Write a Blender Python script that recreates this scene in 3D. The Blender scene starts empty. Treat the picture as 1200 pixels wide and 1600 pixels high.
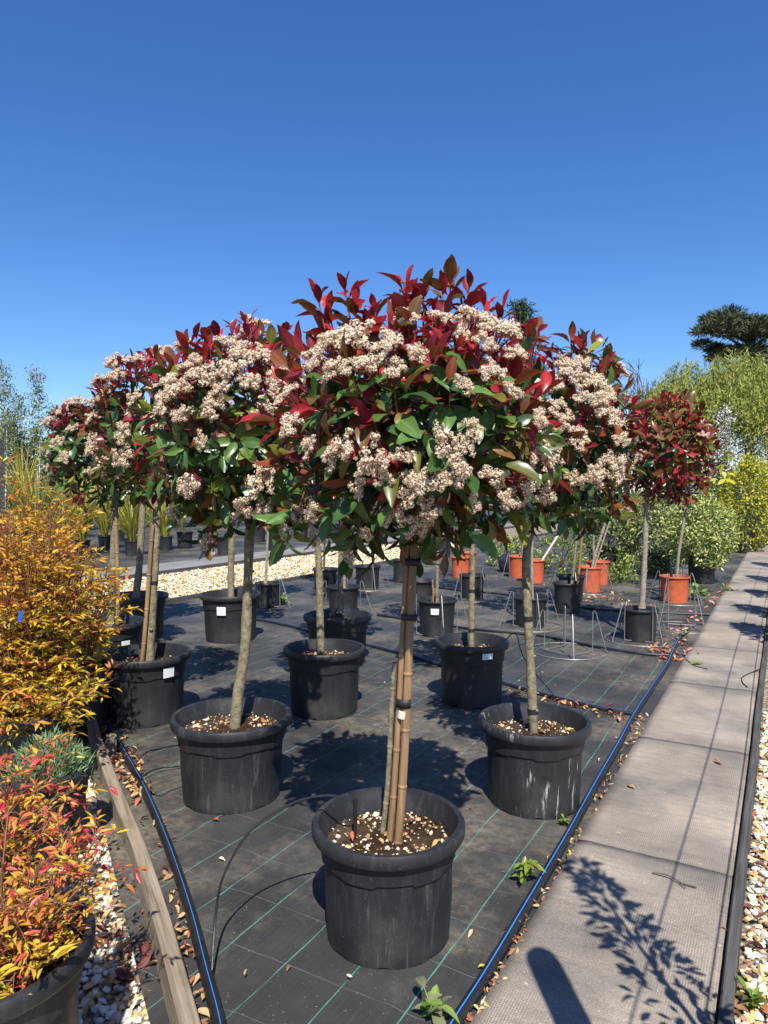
import bpy, bmesh, math, random
import numpy as np
from mathutils import Vector, Matrix
R = math.radians
random.seed(7)
rng = np.random.default_rng(7)
scn = bpy.context.scene
COL = scn.collection

# ------------------------------------------------------------------ camera
CAM_H = 1.43; F = 1100.0; YAW = R(29.5); PITCH = R(1.67)
cam_d = bpy.data.cameras.new('camera'); cam = bpy.data.objects.new('camera', cam_d); COL.objects.link(cam)
cam_d.sensor_fit = 'VERTICAL'; cam_d.sensor_height = 24.0; cam_d.lens = 24.0*F/1600.0
cam_d.clip_start = 0.05; cam_d.clip_end = 2000
cam.location = (0, 0, CAM_H); cam.rotation_euler = (R(90)-PITCH, 0, YAW)
scn.camera = cam
# ------------------------------------------------------------------ sky, sun, exposure
SUN_EL = R(51); SHADOW_AZ = R(35.0)                       # shadows fall this far left of +Y
SD = Vector((-math.sin(SHADOW_AZ), math.cos(SHADOW_AZ), 0))  # ground direction in which shadows fall
world = bpy.data.worlds.new('World'); scn.world = world; world.use_nodes = True
wn = world.node_tree; bg = wn.nodes['Background']
sky = wn.nodes.new('ShaderNodeTexSky'); sky.sky_type = 'NISHITA'; sky.sun_disc = False
sky.sun_elevation = SUN_EL; sky.sun_rotation = math.atan2(-SD.x, -SD.y)
sky.altitude = 100; sky.air_density = 1.0; sky.dust_density = 0.3; sky.ozone_density = 6.0
hs = wn.nodes.new('ShaderNodeHueSaturation'); hs.inputs['Saturation'].default_value = 1.2; hs.inputs['Hue'].default_value = .509; hs.inputs['Value'].default_value = .95
wn.links.new(sky.outputs[0], hs.inputs['Color']); wn.links.new(hs.outputs[0], bg.inputs[0]); bg.inputs[1].default_value = 0.108
sun_d = bpy.data.lights.new('sun', 'SUN'); sun_d.energy = 5.0; sun_d.angle = R(0.53); sun_d.color = (1.0, 0.945, 0.86)
sun = bpy.data.objects.new('sun', sun_d); COL.objects.link(sun); sun.location = (5, -6, 12)
ldir = Vector((SD.x*math.cos(SUN_EL), SD.y*math.cos(SUN_EL), -math.sin(SUN_EL)))
sun.rotation_euler = ldir.to_track_quat('-Z', 'Y').to_euler()
vs = scn.view_settings; vs.view_transform = 'Standard'; vs.look = 'None'; vs.exposure = 0.7; vs.gamma = 1.0
vs.use_curve_mapping = False

# ------------------------------------------------------------------ pixel helpers (photo pixels 1200 x 1600)
FWD = Vector((-math.sin(YAW), math.cos(YAW), 0)); RGT = Vector((math.cos(YAW), math.sin(YAW), 0)); UP = Vector((0, 0, 1))
CAMP = Vector((0, 0, CAM_H))
def ray(px, py):
    cx, cy = (px-600)/F, -(py-800)/F
    f = FWD*math.cos(PITCH) - UP*math.sin(PITCH); u = UP*math.cos(PITCH) + FWD*math.sin(PITCH)
    return f + RGT*cx + u*cy
def G(px, py, h=0.0):                   # where the pixel's ray meets height h
    d = ray(px, py); t = (h-CAM_H)/d.z; return CAMP + d*t
def D(px, py, z):                       # point on the pixel's ray at forward distance z
    d = ray(px, py); t = z/d.dot(FWD); return CAMP + d*t

# ------------------------------------------------------------------ materials
MATS = {}
def _new(name):
    m = bpy.data.materials.new(name); m.use_nodes = True; MATS[name] = m
    return m, m.node_tree, m.node_tree.nodes['Principled BSDF']
def N(nt, t, **kw):
    n = nt.nodes.new(t)
    for k, v in kw.items(): setattr(n, k, v)
    return n
def math_(nt, op, a, b=None, c=None):
    n = N(nt, 'ShaderNodeMath', operation=op)
    for i, v in enumerate((a, b, c)):
        if v is None: continue
        if isinstance(v, (int, float)): n.inputs[i].default_value = v
        else: nt.links.new(v, n.inputs[i])
    return n.outputs[0]
def noise(nt, scale, detail=4, rough=.55, vec=None, dim=None):
    n = N(nt, 'ShaderNodeTexNoise'); n.inputs['Scale'].default_value = scale
    n.inputs['Detail'].default_value = detail; n.inputs['Roughness'].default_value = rough
    if vec is not None: nt.links.new(vec, n.inputs['Vector'])
    return n.outputs['Fac']
def ramp(nt, fac, stops):
    n = N(nt, 'ShaderNodeValToRGB'); nt.links.new(fac, n.inputs[0])
    el = n.color_ramp.elements
    while len(el) < len(stops): el.new(0.5)
    for e, (p, c) in zip(el, stops):
        e.position = p; e.color = (c[0], c[1], c[2], 1) if isinstance(c, tuple) else (c, c, c, 1)
    return n.outputs[0]
def mix(nt, fac, a, b, blend='MIX'):
    n = N(nt, 'ShaderNodeMix', data_type='RGBA', blend_type=blend)
    for i, v in ((0, fac), (6, a), (7, b)):
        if isinstance(v, (int, float)): n.inputs[i].default_value = v
        elif isinstance(v, tuple): n.inputs[i].default_value = (*v, 1)
        else: nt.links.new(v, n.inputs[i])
    return n.outputs[2]
def coords(nt, kind='Object', scale=None):
    tc = N(nt, 'ShaderNodeTexCoord'); o = tc.outputs[kind]
    if scale:
        mp = N(nt, 'ShaderNodeMapping'); mp.inputs['Scale'].default_value = scale; nt.links.new(o, mp.inputs[0]); o = mp.outputs[0]
    return o
def bump(nt, bs, h, strength=.4, dist=.01):
    b = N(nt, 'ShaderNodeBump'); b.inputs['Strength'].default_value = strength; b.inputs['Distance'].default_value = dist
    nt.links.new(h, b.inputs['Height']); nt.links.new(b.outputs[0], bs.inputs['Normal'])
def mat(name, c, rough=.7, var=.25, scale=8, bumps=0, bscale=None, spec=.5, c2=None):
    m, nt, bs = _new(name); v = coords(nt)
    f = noise(nt, scale, 5, vec=v)
    lo = tuple(x*(1-var) for x in c); hi = c2 if c2 else tuple(min(1, x*(1+var)) for x in c)
    nt.links.new(ramp(nt, f, [(.3, lo), (.7, hi)]), bs.inputs['Base Color'])
    bs.inputs['Roughness'].default_value = rough; bs.inputs['Specular IOR Level'].default_value = spec
    if bumps: bump(nt, bs, noise(nt, bscale or scale*6, 4, vec=v), bumps, .01)
    return m
def leaf_mat(name, c, c2, rough=.38, trans=.22, vein=None, spec=.5, bump_s=0.0):
    """tint (joined leaves) + object random (single leaves) pick between two natural leaf colours"""
    m, nt, bs = _new(name)
    at = N(nt, 'ShaderNodeAttribute', attribute_name='tint'); oi = N(nt, 'ShaderNodeObjectInfo')
    f = math_(nt, 'FRACT', math_(nt, 'ADD', at.outputs['Fac'], oi.outputs['Random']))
    f2 = math_(nt, 'MULTIPLY_ADD', noise(nt, 30, 3, vec=coords(nt)), .5, math_(nt, 'SUBTRACT', f, .25))
    col = ramp(nt, f2, [(.05, c), (.95, c2)])
    if vein:
        md = N(nt, 'ShaderNodeAttribute', attribute_name='mid')
        col = mix(nt, math_(nt, 'MULTIPLY', math_(nt, 'POWER', md.outputs['Fac'], 9.0), .55), col, vein)
    nt.links.new(col, bs.inputs['Base Color'])
    bs.inputs['Roughness'].default_value = rough; bs.inputs['Specular IOR Level'].default_value = spec
    if bump_s: bump(nt, bs, noise(nt, 9, 3, vec=coords(nt)), bump_s, .05)
    if trans:
        tr = N(nt, 'ShaderNodeBsdfTranslucent'); nt.links.new(col, tr.inputs[0])
        mx = N(nt, 'ShaderNodeMixShader'); mx.inputs[0].default_value = trans
        out = nt.nodes['Material Output']
        nt.links.new(bs.outputs[0], mx.inputs[1]); nt.links.new(tr.outputs[0], mx.inputs[2]); nt.links.new(mx.outputs[0], out.inputs[0])
    return m
# photinia
leaf_mat('ph_red', (.34, .012, .026), (.48, .036, .034), .3, .32, (.45, .10, .08))
leaf_mat('ph_darkred', (.13, .012, .020), (.24, .022, .026), .32, .25, (.25, .05, .05))
leaf_mat('ph_bronze', (.20, .045, .018), (.12, .070, .018), .34, .22, (.3, .14, .05))
leaf_mat('ph_olive', (.085, .095, .018), (.16, .13, .022), .36, .25, (.22, .22, .07))
leaf_mat('ph_green', (.060, .135, .026), (.10, .18, .036), .33, .2, (.18, .26, .09))
leaf_mat('ph_deep', (.026, .066, .017), (.048, .10, .024), .3, .15, (.09, .15, .05))
leaf_mat('ph_lime', (.17, .24, .03), (.26, .26, .04), .4, .3, (.3, .35, .1))
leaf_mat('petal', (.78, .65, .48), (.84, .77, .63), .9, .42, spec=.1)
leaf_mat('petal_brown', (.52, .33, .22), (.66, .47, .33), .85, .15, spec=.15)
leaf_mat('flower_stem', (.17, .025, .035), (.25, .05, .04), .5, 0)
leaf_mat('young_stem', (.20, .04, .035), (.16, .06, .03), .5, 0)
mat('branch_bark', (.060, .045, .032), .85, .35, 30, .4)
# nandina
leaf_mat('na_yellow', (.70, .46, .035), (.62, .50, .05), .45, .42, (.62, .5, .15))
leaf_mat('na_gold', (.62, .32, .03), (.70, .42, .04), .45, .42, (.6, .4, .12))
leaf_mat('na_orange', (.56, .18, .035), (.62, .28, .06), .45, .42, (.55, .3, .12))
leaf_mat('na_red', (.46, .03, .05), (.56, .09, .08), .42, .3, (.5, .18, .12))
leaf_mat('na_green', (.20, .25, .03), (.40, .37, .04), .42, .3, (.32, .36, .1))
mat('na_stem', (.16, .075, .035), .7, .3, 30)
# others
leaf_mat('gr_blade', (.34, .31, .045), (.54, .45, .075), .45, .3)
leaf_mat('gr_blade_green', (.10, .16, .03), (.22, .24, .05), .45, .25)
leaf_mat('eu_cream', (.46, .47, .16), (.56, .56, .26), .5, .25)
leaf_mat('eu_lime', (.26, .34, .06), (.38, .42, .09), .5, .25)
leaf_mat('eu_green', (.055, .11, .022), (.10, .17, .03), .5, .2)
leaf_mat('ye_leaf', (.42, .40, .02), (.52, .46, .03), .5, .3)
leaf_mat('hedge_dark', (.028, .055, .016), (.055, .085, .022), .55, .15)
leaf_mat('hedge_mid', (.07, .11, .028), (.12, .16, .035), .55, .2)
leaf_mat('willow_leaf', (.25, .28, .05), (.34, .35, .065), .6, .3)
leaf_mat('willow_dark', (.15, .19, .035), (.22, .25, .05), .6, .25)
leaf_mat('pine_leaf', (.040, .055, .022), (.085, .095, .036), .7, .05)
leaf_mat('conifer_leaf', (.035, .06, .03), (.055, .085, .035), .7, .05)
leaf_mat('birch_leaf', (.13, .18, .05), (.20, .24, .07), .55, .25)
leaf_mat('olive_leaf', (.15, .17, .08), (.22, .23, .12), .55, .2)
leaf_mat('blossom', (.72, .70, .74), (.80, .78, .80), .8, .2)
leaf_mat('lav_leaf', (.11, .19, .085), (.17, .26, .12), .6, .2)
leaf_mat('weed_leaf', (.13, .24, .035), (.22, .32, .06), .45, .3, (.3, .4, .12))
leaf_mat('dry_brown', (.22, .10, .045), (.30, .16, .075), .75, .1)
leaf_mat('dry_tan', (.42, .27, .12), (.52, .36, .19), .75, .12)
leaf_mat('dry_rust', (.30, .075, .045), (.40, .13, .06), .7, .1)
leaf_mat('dry_maroon', (.12, .035, .035), (.18, .055, .045), .75, .05)
leaf_mat('dry_yellow', (.60, .46, .06), (.55, .5, .16), .6, .2)
leaf_mat('dry_pink', (.62, .18, .20), (.66, .28, .26), .6, .2)
for nm, c, c2 in (('st_cream', (.62, .52, .36), (.72, .65, .50)), ('st_white', (.72, .69, .62), (.80, .78, .73)), ('st_honey', (.50, .31, .12), (.62, .42, .19)),
                  ('st_brown', (.26, .15, .085), (.34, .21, .12)), ('st_grey', (.36, .34, .31), (.46, .43, .39))):
    leaf_mat(nm, c, c2, .75, 0, spec=.3)
mat('bark_photinia', (.165, .140, .085), .85, .45, 35, .5, 90, .3, (.27, .235, .15))
mat('bark_dark', (.075, .058, .042), .9, .4, 25, .5)
mat('bark_pale', (.24, .20, .155), .85, .35, 30, .4)
mat('birch_bark', (.50, .49, .46), .8, .3, 6, .2)
mat('tie_black', (.012, .012, .013), .6, .2)
mat('tape_white', (.60, .56, .48), .7, .1)
mat('orange_pot', (.43, .092, .040), .6, .2, 12, .1, None, .3)
mat('galvanised', (.22, .22, .215), .45, .3, 60, 0, None, .6)
MATS['galvanised'].node_tree.nodes['Principled BSDF'].inputs['Metallic'].default_value = .45
mat('pipe_black', (.014, .014, .015), .45, .3, 20, .1)
mat('pipe_blue', (.035, .21, .66), .5, .1)
mat('dead_grey', (.10, .08, .06), .85, .3, 30)
mat('blue_tag', (.02, .11, .60), .5, .1)

def bamboo():
    m, nt, bs = _new('bamboo'); v = coords(nt, 'Object', (60, 60, 4)); v2 = coords(nt)
    f = noise(nt, 1.0, 5, vec=v); f2 = noise(nt, 9, 4, vec=v2)
    c = ramp(nt, f, [(.25, (.13, .072, .034)), (.5, (.24, .145, .070)), (.75, (.34, .225, .12))])
    c = mix(nt, ramp(nt, f2, [(.45, 0.0), (.75, .6)]), c, (.13, .085, .05))
    nt.links.new(c, bs.inputs['Base Color']); bs.inputs['Roughness'].default_value = .55
    bump(nt, bs, f, .3, .004)
bamboo()

def pot_mat(name, scratch=0.0, dust=.35):
    m, nt, bs = _new(name); v = coords(nt); vs_ = coords(nt, 'Object', (14, 14, 1.6))
    base = ramp(nt, noise(nt, 6, 5, vec=v), [(.3, (.0125, .0135, .0155)), (.7, (.021, .022, .0245))])
    streak = ramp(nt, noise(nt, 2.2, 5, .6, vec=vs_), [(.50, 0.0), (.80, dust)])
    c = mix(nt, streak, base, (.055, .056, .057))
    spk = ramp(nt, noise(nt, 130, 2, vec=v), [(.66, 0.0), (.74, .5)])
    c = mix(nt, spk, c, (.13, .13, .125))
    mud = ramp(nt, noise(nt, 3.3, 4, vec=v), [(.56, 0.0), (.72, .45)])
    c = mix(nt, mud, c, (.075, .066, .055))
    if scratch:
        vv = coords(nt, 'Object', (34, 34, 3.2))
        s = ramp(nt, noise(nt, 1.4, 6, .7, vec=vv), [(.56, 0.0), (.62, 1.0)])
        patch = ramp(nt, noise(nt, 4.2, 2, vec=v), [(.5, 0.0), (.6, 1.0)])
        c = mix(nt, math_(nt, 'MULTIPLY', math_(nt, 'MULTIPLY', s, patch), scratch), c, (.36, .35, .33))
    nt.links.new(c, bs.inputs['Base Color'])
    nt.links.new(ramp(nt, noise(nt, 9, 4, vec=v), [(.3, .38), (.7, .62)]), bs.inputs['Roughness'])
    bs.inputs['Specular IOR Level'].default_value = .45
    bump(nt, bs, noise(nt, 70, 4, vec=v), .12, .004)
pot_mat('pot_plain'); pot_mat('pot_scratched', .95, .45); pot_mat('pot_dusty', .10, .7)

def soil_mat():
    m, nt, bs = _new('soil'); v = coords(nt)
    f = noise(nt, 28, 8, .7, vec=v)
    c = ramp(nt, f, [(.3, (.024, .014, .009)), (.52, (.070, .041, .025)), (.75, (.17, .11, .068))])
    c = mix(nt, ramp(nt, noise(nt, 5, 3, vec=v), [(.42, 0.0), (.7, .6)]), c, (.22, .16, .105))
    nt.links.new(c, bs.inputs['Base Color']); bs.inputs['Roughness'].default_value = .95
    bs.inputs['Specular IOR Level'].default_value = .1
    bump(nt, bs, noise(nt, 60, 8, .75, vec=v), 1.0, .03)
soil_mat()

def fabric_mat(name, lines=True):
    m, nt, bs = _new(name); v = coords(nt)
    sep = N(nt, 'ShaderNodeSeparateXYZ'); nt.links.new(v, sep.inputs[0]); X, Y = sep.outputs[0], sep.outputs[1]
    base = ramp(nt, noise(nt, 2.3, 6, .6, vec=v), [(.3, (.022, .0225, .0235)), (.60, (.046, .0455, .045)), (.78, (.085, .082, .077))])
    st = coords(nt, 'Object', (30, 1.1, 1))
    base = mix(nt, ramp(nt, noise(nt, 3.0, 5, .6, vec=st), [(.5, 0.0), (.8, .5)]), base, (.066, .065, .062))
    dust = ramp(nt, noise(nt, .9, 6, .68, vec=v), [(.46, 0.0), (.64, .8)])
    fine = ramp(nt, noise(nt, 22, 5, .7, vec=v), [(.36, .15), (.66, 1.0)])
    c = mix(nt, math_(nt, 'MULTIPLY', dust, fine), base, (.26, .215, .155))
    spk = ramp(nt, noise(nt, 85, 2, vec=v), [(.69, 0.0), (.74, .8)])
    c = mix(nt, spk, c, (.20, .18, .15))
    if lines:
        wob = math_(nt, 'MULTIPLY', math_(nt, 'SUBTRACT', noise(nt, 1.3, 2, vec=v), .5), .05)
        def line(coord, period, off, width, w):
            a = math_(nt, 'MULTIPLY_ADD', coord, 1/period, off/period)
            a = math_(nt, 'ADD', a, math_(nt, 'MULTIPLY', w, 1/period))
            a = math_(nt, 'ABSOLUTE', math_(nt, 'SUBTRACT', math_(nt, 'FRACT', a), .5))
            return math_(nt, 'LESS_THAN', a, width/period/2)
        worn = ramp(nt, noise(nt, 6, 4, .7, vec=v), [(.38, .25), (.6, 1.0)])
        l1 = math_(nt, 'MULTIPLY', line(X, .21, .875-.105, .0044, wob), math_(nt, 'MULTIPLY', worn, .75))
        wob2 = math_(nt, 'MULTIPLY', math_(nt, 'SUBTRACT', noise(nt, 3.1, 2, vec=v), .5), .07)
        l2 = math_(nt, 'MULTIPLY', line(Y, .23, .05, .0026, wob2), math_(nt, 'MULTIPLY', worn, .55))
        c = mix(nt, l1, c, (.085, .33, .27)); c = mix(nt, l2, c, (.17, .21, .20))
    # water stain round the front pot and old rings
    nt.links.new(c, bs.inputs['Base Color']); bs.inputs['Roughness'].default_value = .62
    bs.inputs['Specular IOR Level'].default_value = .35
    wv = math_(nt, 'MULTIPLY', math_(nt, 'SINE', math_(nt, 'MULTIPLY', X, 900)), math_(nt, 'SINE', math_(nt, 'MULTIPLY', Y, 700)))
    hb = math_(nt, 'ADD', math_(nt, 'MULTIPLY', wv, .10), noise(nt, 7, 5, vec=v))
    bump(nt, bs, hb, .5, .012)
fabric_mat('ground_fabric')

def slab_mat():
    m, nt, bs = _new('slab_concrete'); v = coords(nt)
    tcw = N(nt, 'ShaderNodeNewGeometry'); w = tcw.outputs['Position']
    f = noise(nt, 2.1, 6, .62, vec=w)
    c = ramp(nt, f, [(.32, (.165, .152, .135)), (.5, (.30, .265, .225)), (.68, (.43, .365, .295))])
    c = mix(nt, ramp(nt, noise(nt, .9, 4, vec=w), [(.42, 0.0), (.66, .6)]), c, (.43, .355, .28))
    st = N(nt, 'ShaderNodeMapping'); st.inputs['Scale'].default_value = (1, 7, 1); nt.links.new(w, st.inputs[0])
    c = mix(nt, ramp(nt, noise(nt, 5, 5, .7, vec=st.outputs[0]), [(.5, 0.0), (.8, .5)]), c, (.095, .088, .082))
    spk = ramp(nt, noise(nt, 210, 3, vec=w), [(.40, .72), (.62, 1.0)])
    c = mix(nt, 1.0, c, spk, 'MULTIPLY')
    sep = N(nt, 'ShaderNodeSeparateXYZ'); nt.links.new(w, sep.inputs[0])
    jd = math_(nt, 'ABSOLUTE', math_(nt, 'SUBTRACT', math_(nt, 'FRACT', math_(nt, 'MULTIPLY_ADD', sep.outputs[1], 1/1.37, 10-2.84/1.37)), .5))
    jn = math_(nt, 'MULTIPLY_ADD', noise(nt, 4.5, 5, .65, vec=w), .30, math_(nt, 'SUBTRACT', jd, .15))
    c = mix(nt, ramp(nt, jn, [(.36, 0.0), (.52, .65)]), c, (.12, .112, .102))
    spot = ramp(nt, noise(nt, 38, 3, .5, vec=w), [(.68, 0.0), (.73, .6)])
    c = mix(nt, spot, c, (.50, .45, .38))
    a = math_(nt, 'ADD', sep.outputs[0], sep.outputs[1]); b = math_(nt, 'SUBTRACT', sep.outputs[0], sep.outputs[1])
    dots = math_(nt, 'MULTIPLY', math_(nt, 'SINE', math_(nt, 'MULTIPLY', a, 2*math.pi/.0155)), math_(nt, 'SINE', math_(nt, 'MULTIPLY', b, 2*math.pi/.0155)))
    dots = math_(nt, 'GREATER_THAN', dots, .25)
    worn = ramp(nt, noise(nt, 1.7, 4, vec=w), [(.42, .12), (.58, 1.0)])
    dd = math_(nt, 'MULTIPLY', dots, worn)
    c = mix(nt, math_(nt, 'MULTIPLY', dd, .5), c, (.055, .048, .042))
    nt.links.new(c, bs.inputs['Base Color']); bs.inputs['Roughness'].default_value = .9; bs.inputs['Specular IOR Level'].default_value = .25
    hb = math_(nt, 'SUBTRACT', math_(nt, 'MULTIPLY', noise(nt, 90, 6, .7, vec=w), .6), math_(nt, 'MULTIPLY', dd, .5))
    bump(nt, bs, hb, .55, .006)
slab_mat()
def far_path_mat():
    m, nt, bs = _new('far_concrete'); v = coords(nt)
    c = ramp(nt, noise(nt, 1.2, 6, .62, vec=v), [(.3, (.14, .135, .13)), (.7, (.24, .23, .215))])
    nt.links.new(c, bs.inputs['Base Color']); bs.inputs['Roughness'].default_value = .9
    bump(nt, bs, noise(nt, 60, 5, vec=v), .4, .006)
far_path_mat()
def gravel_mat():
    m, nt, bs = _new('gravel_base'); v = coords(nt)
    vo = N(nt, 'ShaderNodeTexVoronoi'); vo.inputs['Scale'].default_value = 38; nt.links.new(v, vo.inputs['Vector'])
    sp = N(nt, 'ShaderNodeSeparateColor'); nt.links.new(vo.outputs['Color'], sp.inputs[0])
    c = ramp(nt, sp.outputs[0], [(.0, (.20, .14, .085)), (.35, (.36, .28, .18)), (.7, (.46, .38, .27)), (1, (.55, .5, .42))])
    edge = ramp(nt, vo.outputs['Distance'], [(.25, 1.0), (.65, .35)])
    c = mix(nt, 1.0, c, edge, 'MULTIPLY')
    nt.links.new(c, bs.inputs['Base Color']); bs.inputs['Roughness'].default_value = .9
    bump(nt, bs, edge, .8, .02)
gravel_mat()
def wood_mat(name, a, b, d):
    m, nt, bs = _new(name); v = coords(nt, 'Object', (28, 1.1, 28)); v2 = coords(nt)
    f = noise(nt, 2.2, 7, .65, vec=v)
    c = ramp(nt, f, [(.28, d), (.5, a), (.75, b)])
    c = mix(nt, ramp(nt, noise(nt, 4, 3, vec=v2), [(.5, 0.0), (.8, .4)]), c, d)
    nt.links.new(c, bs.inputs['Base Color']); bs.inputs['Roughness'].default_value = .85; bs.inputs['Specular IOR Level'].default_value = .2
    bump(nt, bs, f, .6, .006)
wood_mat('timber', (.24, .195, .14), (.37, .31, .235), (.085, .066, .048))
wood_mat('timber_grey', (.072, .070, .067), (.125, .121, .115), (.028, .027, .026))
mat('terrain', (.05, .048, .034), .95, .4, 2.5, .5, 30, .1, (.075, .08, .04))
def sticker_mat():
    m, nt, bs = _new('sticker'); v = coords(nt, 'Generated')
    sep = N(nt, 'ShaderNodeSeparateXYZ'); nt.links.new(v, sep.inputs[0])
    st = math_(nt, 'LESS_THAN', math_(nt, 'FRACT', math_(nt, 'MULTIPLY', sep.outputs[2], 6.0)), .35)
    n1 = math_(nt, 'GREATER_THAN', noise(nt, 9, 2, vec=v), .52)
    f = math_(nt, 'MULTIPLY', math_(nt, 'MULTIPLY', st, n1), .6)
    nt.links.new(mix(nt, f, (.72, .72, .71), (.2, .2, .2)), bs.inputs['Base Color']); bs.inputs['Roughness'].default_value = .4
sticker_mat()
M = MATS

# ------------------------------------------------------------------ object helpers
class MB:
    def __init__(s): s.v = []; s.f = []; s.m = []
    def add(s, v, f, mi=0):
        o = len(s.v); s.v += [tuple(p) for p in v]; s.f += [tuple(i+o for i in q) for q in f]; s.m += [mi]*len(f); return s
    def tube(s, pts, rad, n=8, mi=0, cap=True):
        pts = [Vector(p) for p in pts]
        if isinstance(rad, (int, float)): rad = [rad]*len(pts)
        V = []; Fc = []; prev = None
        for i, p in enumerate(pts):
            t = (pts[min(i+1, len(pts)-1)]-pts[max(i-1, 0)]).normalized()
            if prev is None: a = t.orthogonal().normalized()
            else:
                a = prev - t*prev.dot(t); a = a.normalized() if a.length > 1e-6 else t.orthogonal().normalized()
            prev = a; b = t.cross(a)
            V += [p + (a*math.cos(k*2*math.pi/n)+b*math.sin(k*2*math.pi/n))*rad[i] for k in range(n)]
        for i in range(len(pts)-1):
            for k in range(n):
                Fc.append((i*n+k, i*n+(k+1) % n, (i+1)*n+(k+1) % n, (i+1)*n+k))
        if cap: Fc.append(tuple(range(n-1, -1, -1))); Fc.append(tuple((len(pts)-1)*n+k for k in range(n)))
        return s.add(V, Fc, mi)
    def box(s, lo, hi, mi=0):
        x0, y0, z0 = lo; x1, y1, z1 = hi
        return s.add([(x0, y0, z0), (x1, y0, z0), (x1, y1, z0), (x0, y1, z0), (x0, y0, z1), (x1, y0, z1), (x1, y1, z1), (x0, y1, z1)],
                     [(3, 2, 1, 0), (4, 5, 6, 7), (0, 1, 5, 4), (1, 2, 6, 5), (2, 3, 7, 6), (3, 0, 4, 7)], mi)
    def mesh(s, name, mats, smooth=True):
        me = bpy.data.meshes.new(name); me.from_pydata(s.v, [], s.f)
        for m in (mats if isinstance(mats, (list, tuple)) else [mats]): me.materials.append(M[m])
        if any(s.m): me.polygons.foreach_set('material_index', s.m)
        if smooth: me.polygons.foreach_set('use_smooth', [True]*len(s.f))
        me.update()
        if smooth: me.set_sharp_from_angle(angle=R(38))
        return me
def link(name, data, parent=None, loc=None, kind=None):
    o = bpy.data.objects.new(name, data); COL.objects.link(o)
    if parent is not None: o.parent = parent
    if loc is not None: o.location = loc
    if kind: o['kind'] = kind
    return o
def thing(name, label, cat, loc=(0, 0, 0), group=None):
    o = link(name, None, None, loc); o.empty_display_size = .1
    o['label'] = label; o['category'] = cat
    if group: o['group'] = group
    return o
def tag(o, label, cat, group=None):
    o['label'] = label; o['category'] = cat
    if group: o['group'] = group
    return o
def struct(name, data, loc=None):
    o = link(name, data, None, loc); o['kind'] = 'structure'; return o
def bez(pts, n=8):                      # Catmull-Rom through points
    pts = [Vector(p) for p in pts]; out = []
    for i in range(len(pts)-1):
        p0 = pts[max(i-1, 0)]; p1 = pts[i]; p2 = pts[i+1]; p3 = pts[min(i+2, len(pts)-1)]
        for k in range(n):
            t = k/n
            out.append(.5*((2*p1)+(p2-p0)*t+(2*p0-5*p1+4*p2-p3)*t*t+(3*p1-p0-3*p2+p3)*t**3))
    out.append(pts[-1]); return out

# ---- prototypes for small pieces: triangulated numpy arrays (verts, tris, mid)
def leaf_proto(width=.38, curl=.25, fold=.22, petiole=.12, st=None, wav=0.0):
    st = st or [(0, .05), (.14, .42), (.36, .92), (.58, 1.0), (.80, .66), (.93, .28)]
    V = [(-petiole, 0, 0)]; mid = [1.0]; T = []
    for i, (t, w) in enumerate(st):
        z = -curl*t*t; hw = width*.5*w; zz = z+fold*hw*2+wav*math.sin(i*2.2)*.05
        V += [(t, hw, zz), (t, 0, z), (t, -hw, zz-wav*.04)]; mid += [0.0, 1.0, 0.0]
    V.append((1.0, 0, -curl)); mid.append(1.0)
    T += [(0, 2, 1), (0, 3, 2)]
    for i in range(len(st)-1):
        a = 1+i*3; b = a+3
        T += [(a, a+1, b+1), (a, b+1, b), (a+1, a+2, b+2), (a+1, b+2, b+1)]
    e = 1+(len(st)-1)*3; k = len(V)-1
    T += [(e, e+1, k), (e+1, e+2, k)]
    return np.array(V, float), np.array(T, int), np.array(mid, float)
SIMPLE = (np.array([(0, 0, 0), (.45, .22, .05), (1, 0, -.08), (.45, -.22, .05)], float), np.array([(0, 3, 2), (0, 2, 1)], int), np.array([1., 0, 1, 0]))
NARROW = (np.array([(0, 0, 0), (.4, .09, .02), (1, 0, -.06), (.4, -.09, .02)], float), np.array([(0, 3, 2), (0, 2, 1)], int), np.array([1., 0, 1, 0]))
PH = [leaf_proto(.42, .14, .25, wav=.3), leaf_proto(.46, .32, .20, wav=.5), leaf_proto(.40, .50, .30), leaf_proto(.48, .08, .16, wav=.8), leaf_proto(.38, -.18, .34, wav=.4)]
NA = [leaf_proto(.30, .15, .2, .05, [(0, .1), (.25, .9), (.5, 1.0), (.8, .45)]), leaf_proto(.36, .3, .25, .05, [(0, .1), (.25, .9), (.5, 1.0), (.8, .45)]),
      leaf_proto(.26, -.05, .3, .05, [(0, .1), (.25, .9), (.5, 1.0), (.8, .45)])]
DRY = [leaf_proto(.42, .5, .5, .1), leaf_proto(.38, -.35, .6, .1, wav=1.0), leaf_proto(.45, .25, .35, .1, wav=1.0)]
def stone_proto(seed):
    r = np.random.default_rng(seed); t = (1+5**.5)/2
    V = np.array([(-1, t, 0), (1, t, 0), (-1, -t, 0), (1, -t, 0), (0, -1, t), (0, 1, t), (0, -1, -t), (0, 1, -t), (t, 0, -1), (t, 0, 1), (-t, 0, -1), (-t, 0, 1)], float)
    V /= np.linalg.norm(V[0]); V *= r.uniform(.72, 1.18, (12, 1)); V *= np.array([.5, .38*r.uniform(.8, 1.2), .24*r.uniform(.8, 1.3)])
    T = np.array([(0, 11, 5), (0, 5, 1), (0, 1, 7), (0, 7, 10), (0, 10, 11), (1, 5, 9), (5, 11, 4), (11, 10, 2), (10, 7, 6), (7, 1, 8), (3, 9, 4), (3, 4, 2), (3, 2, 6), (3, 6, 8), (3, 8, 9), (4, 9, 5), (2, 4, 11), (6, 2, 10), (8, 6, 7), (9, 8, 1)])
    return V, T, np.zeros(12)
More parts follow.
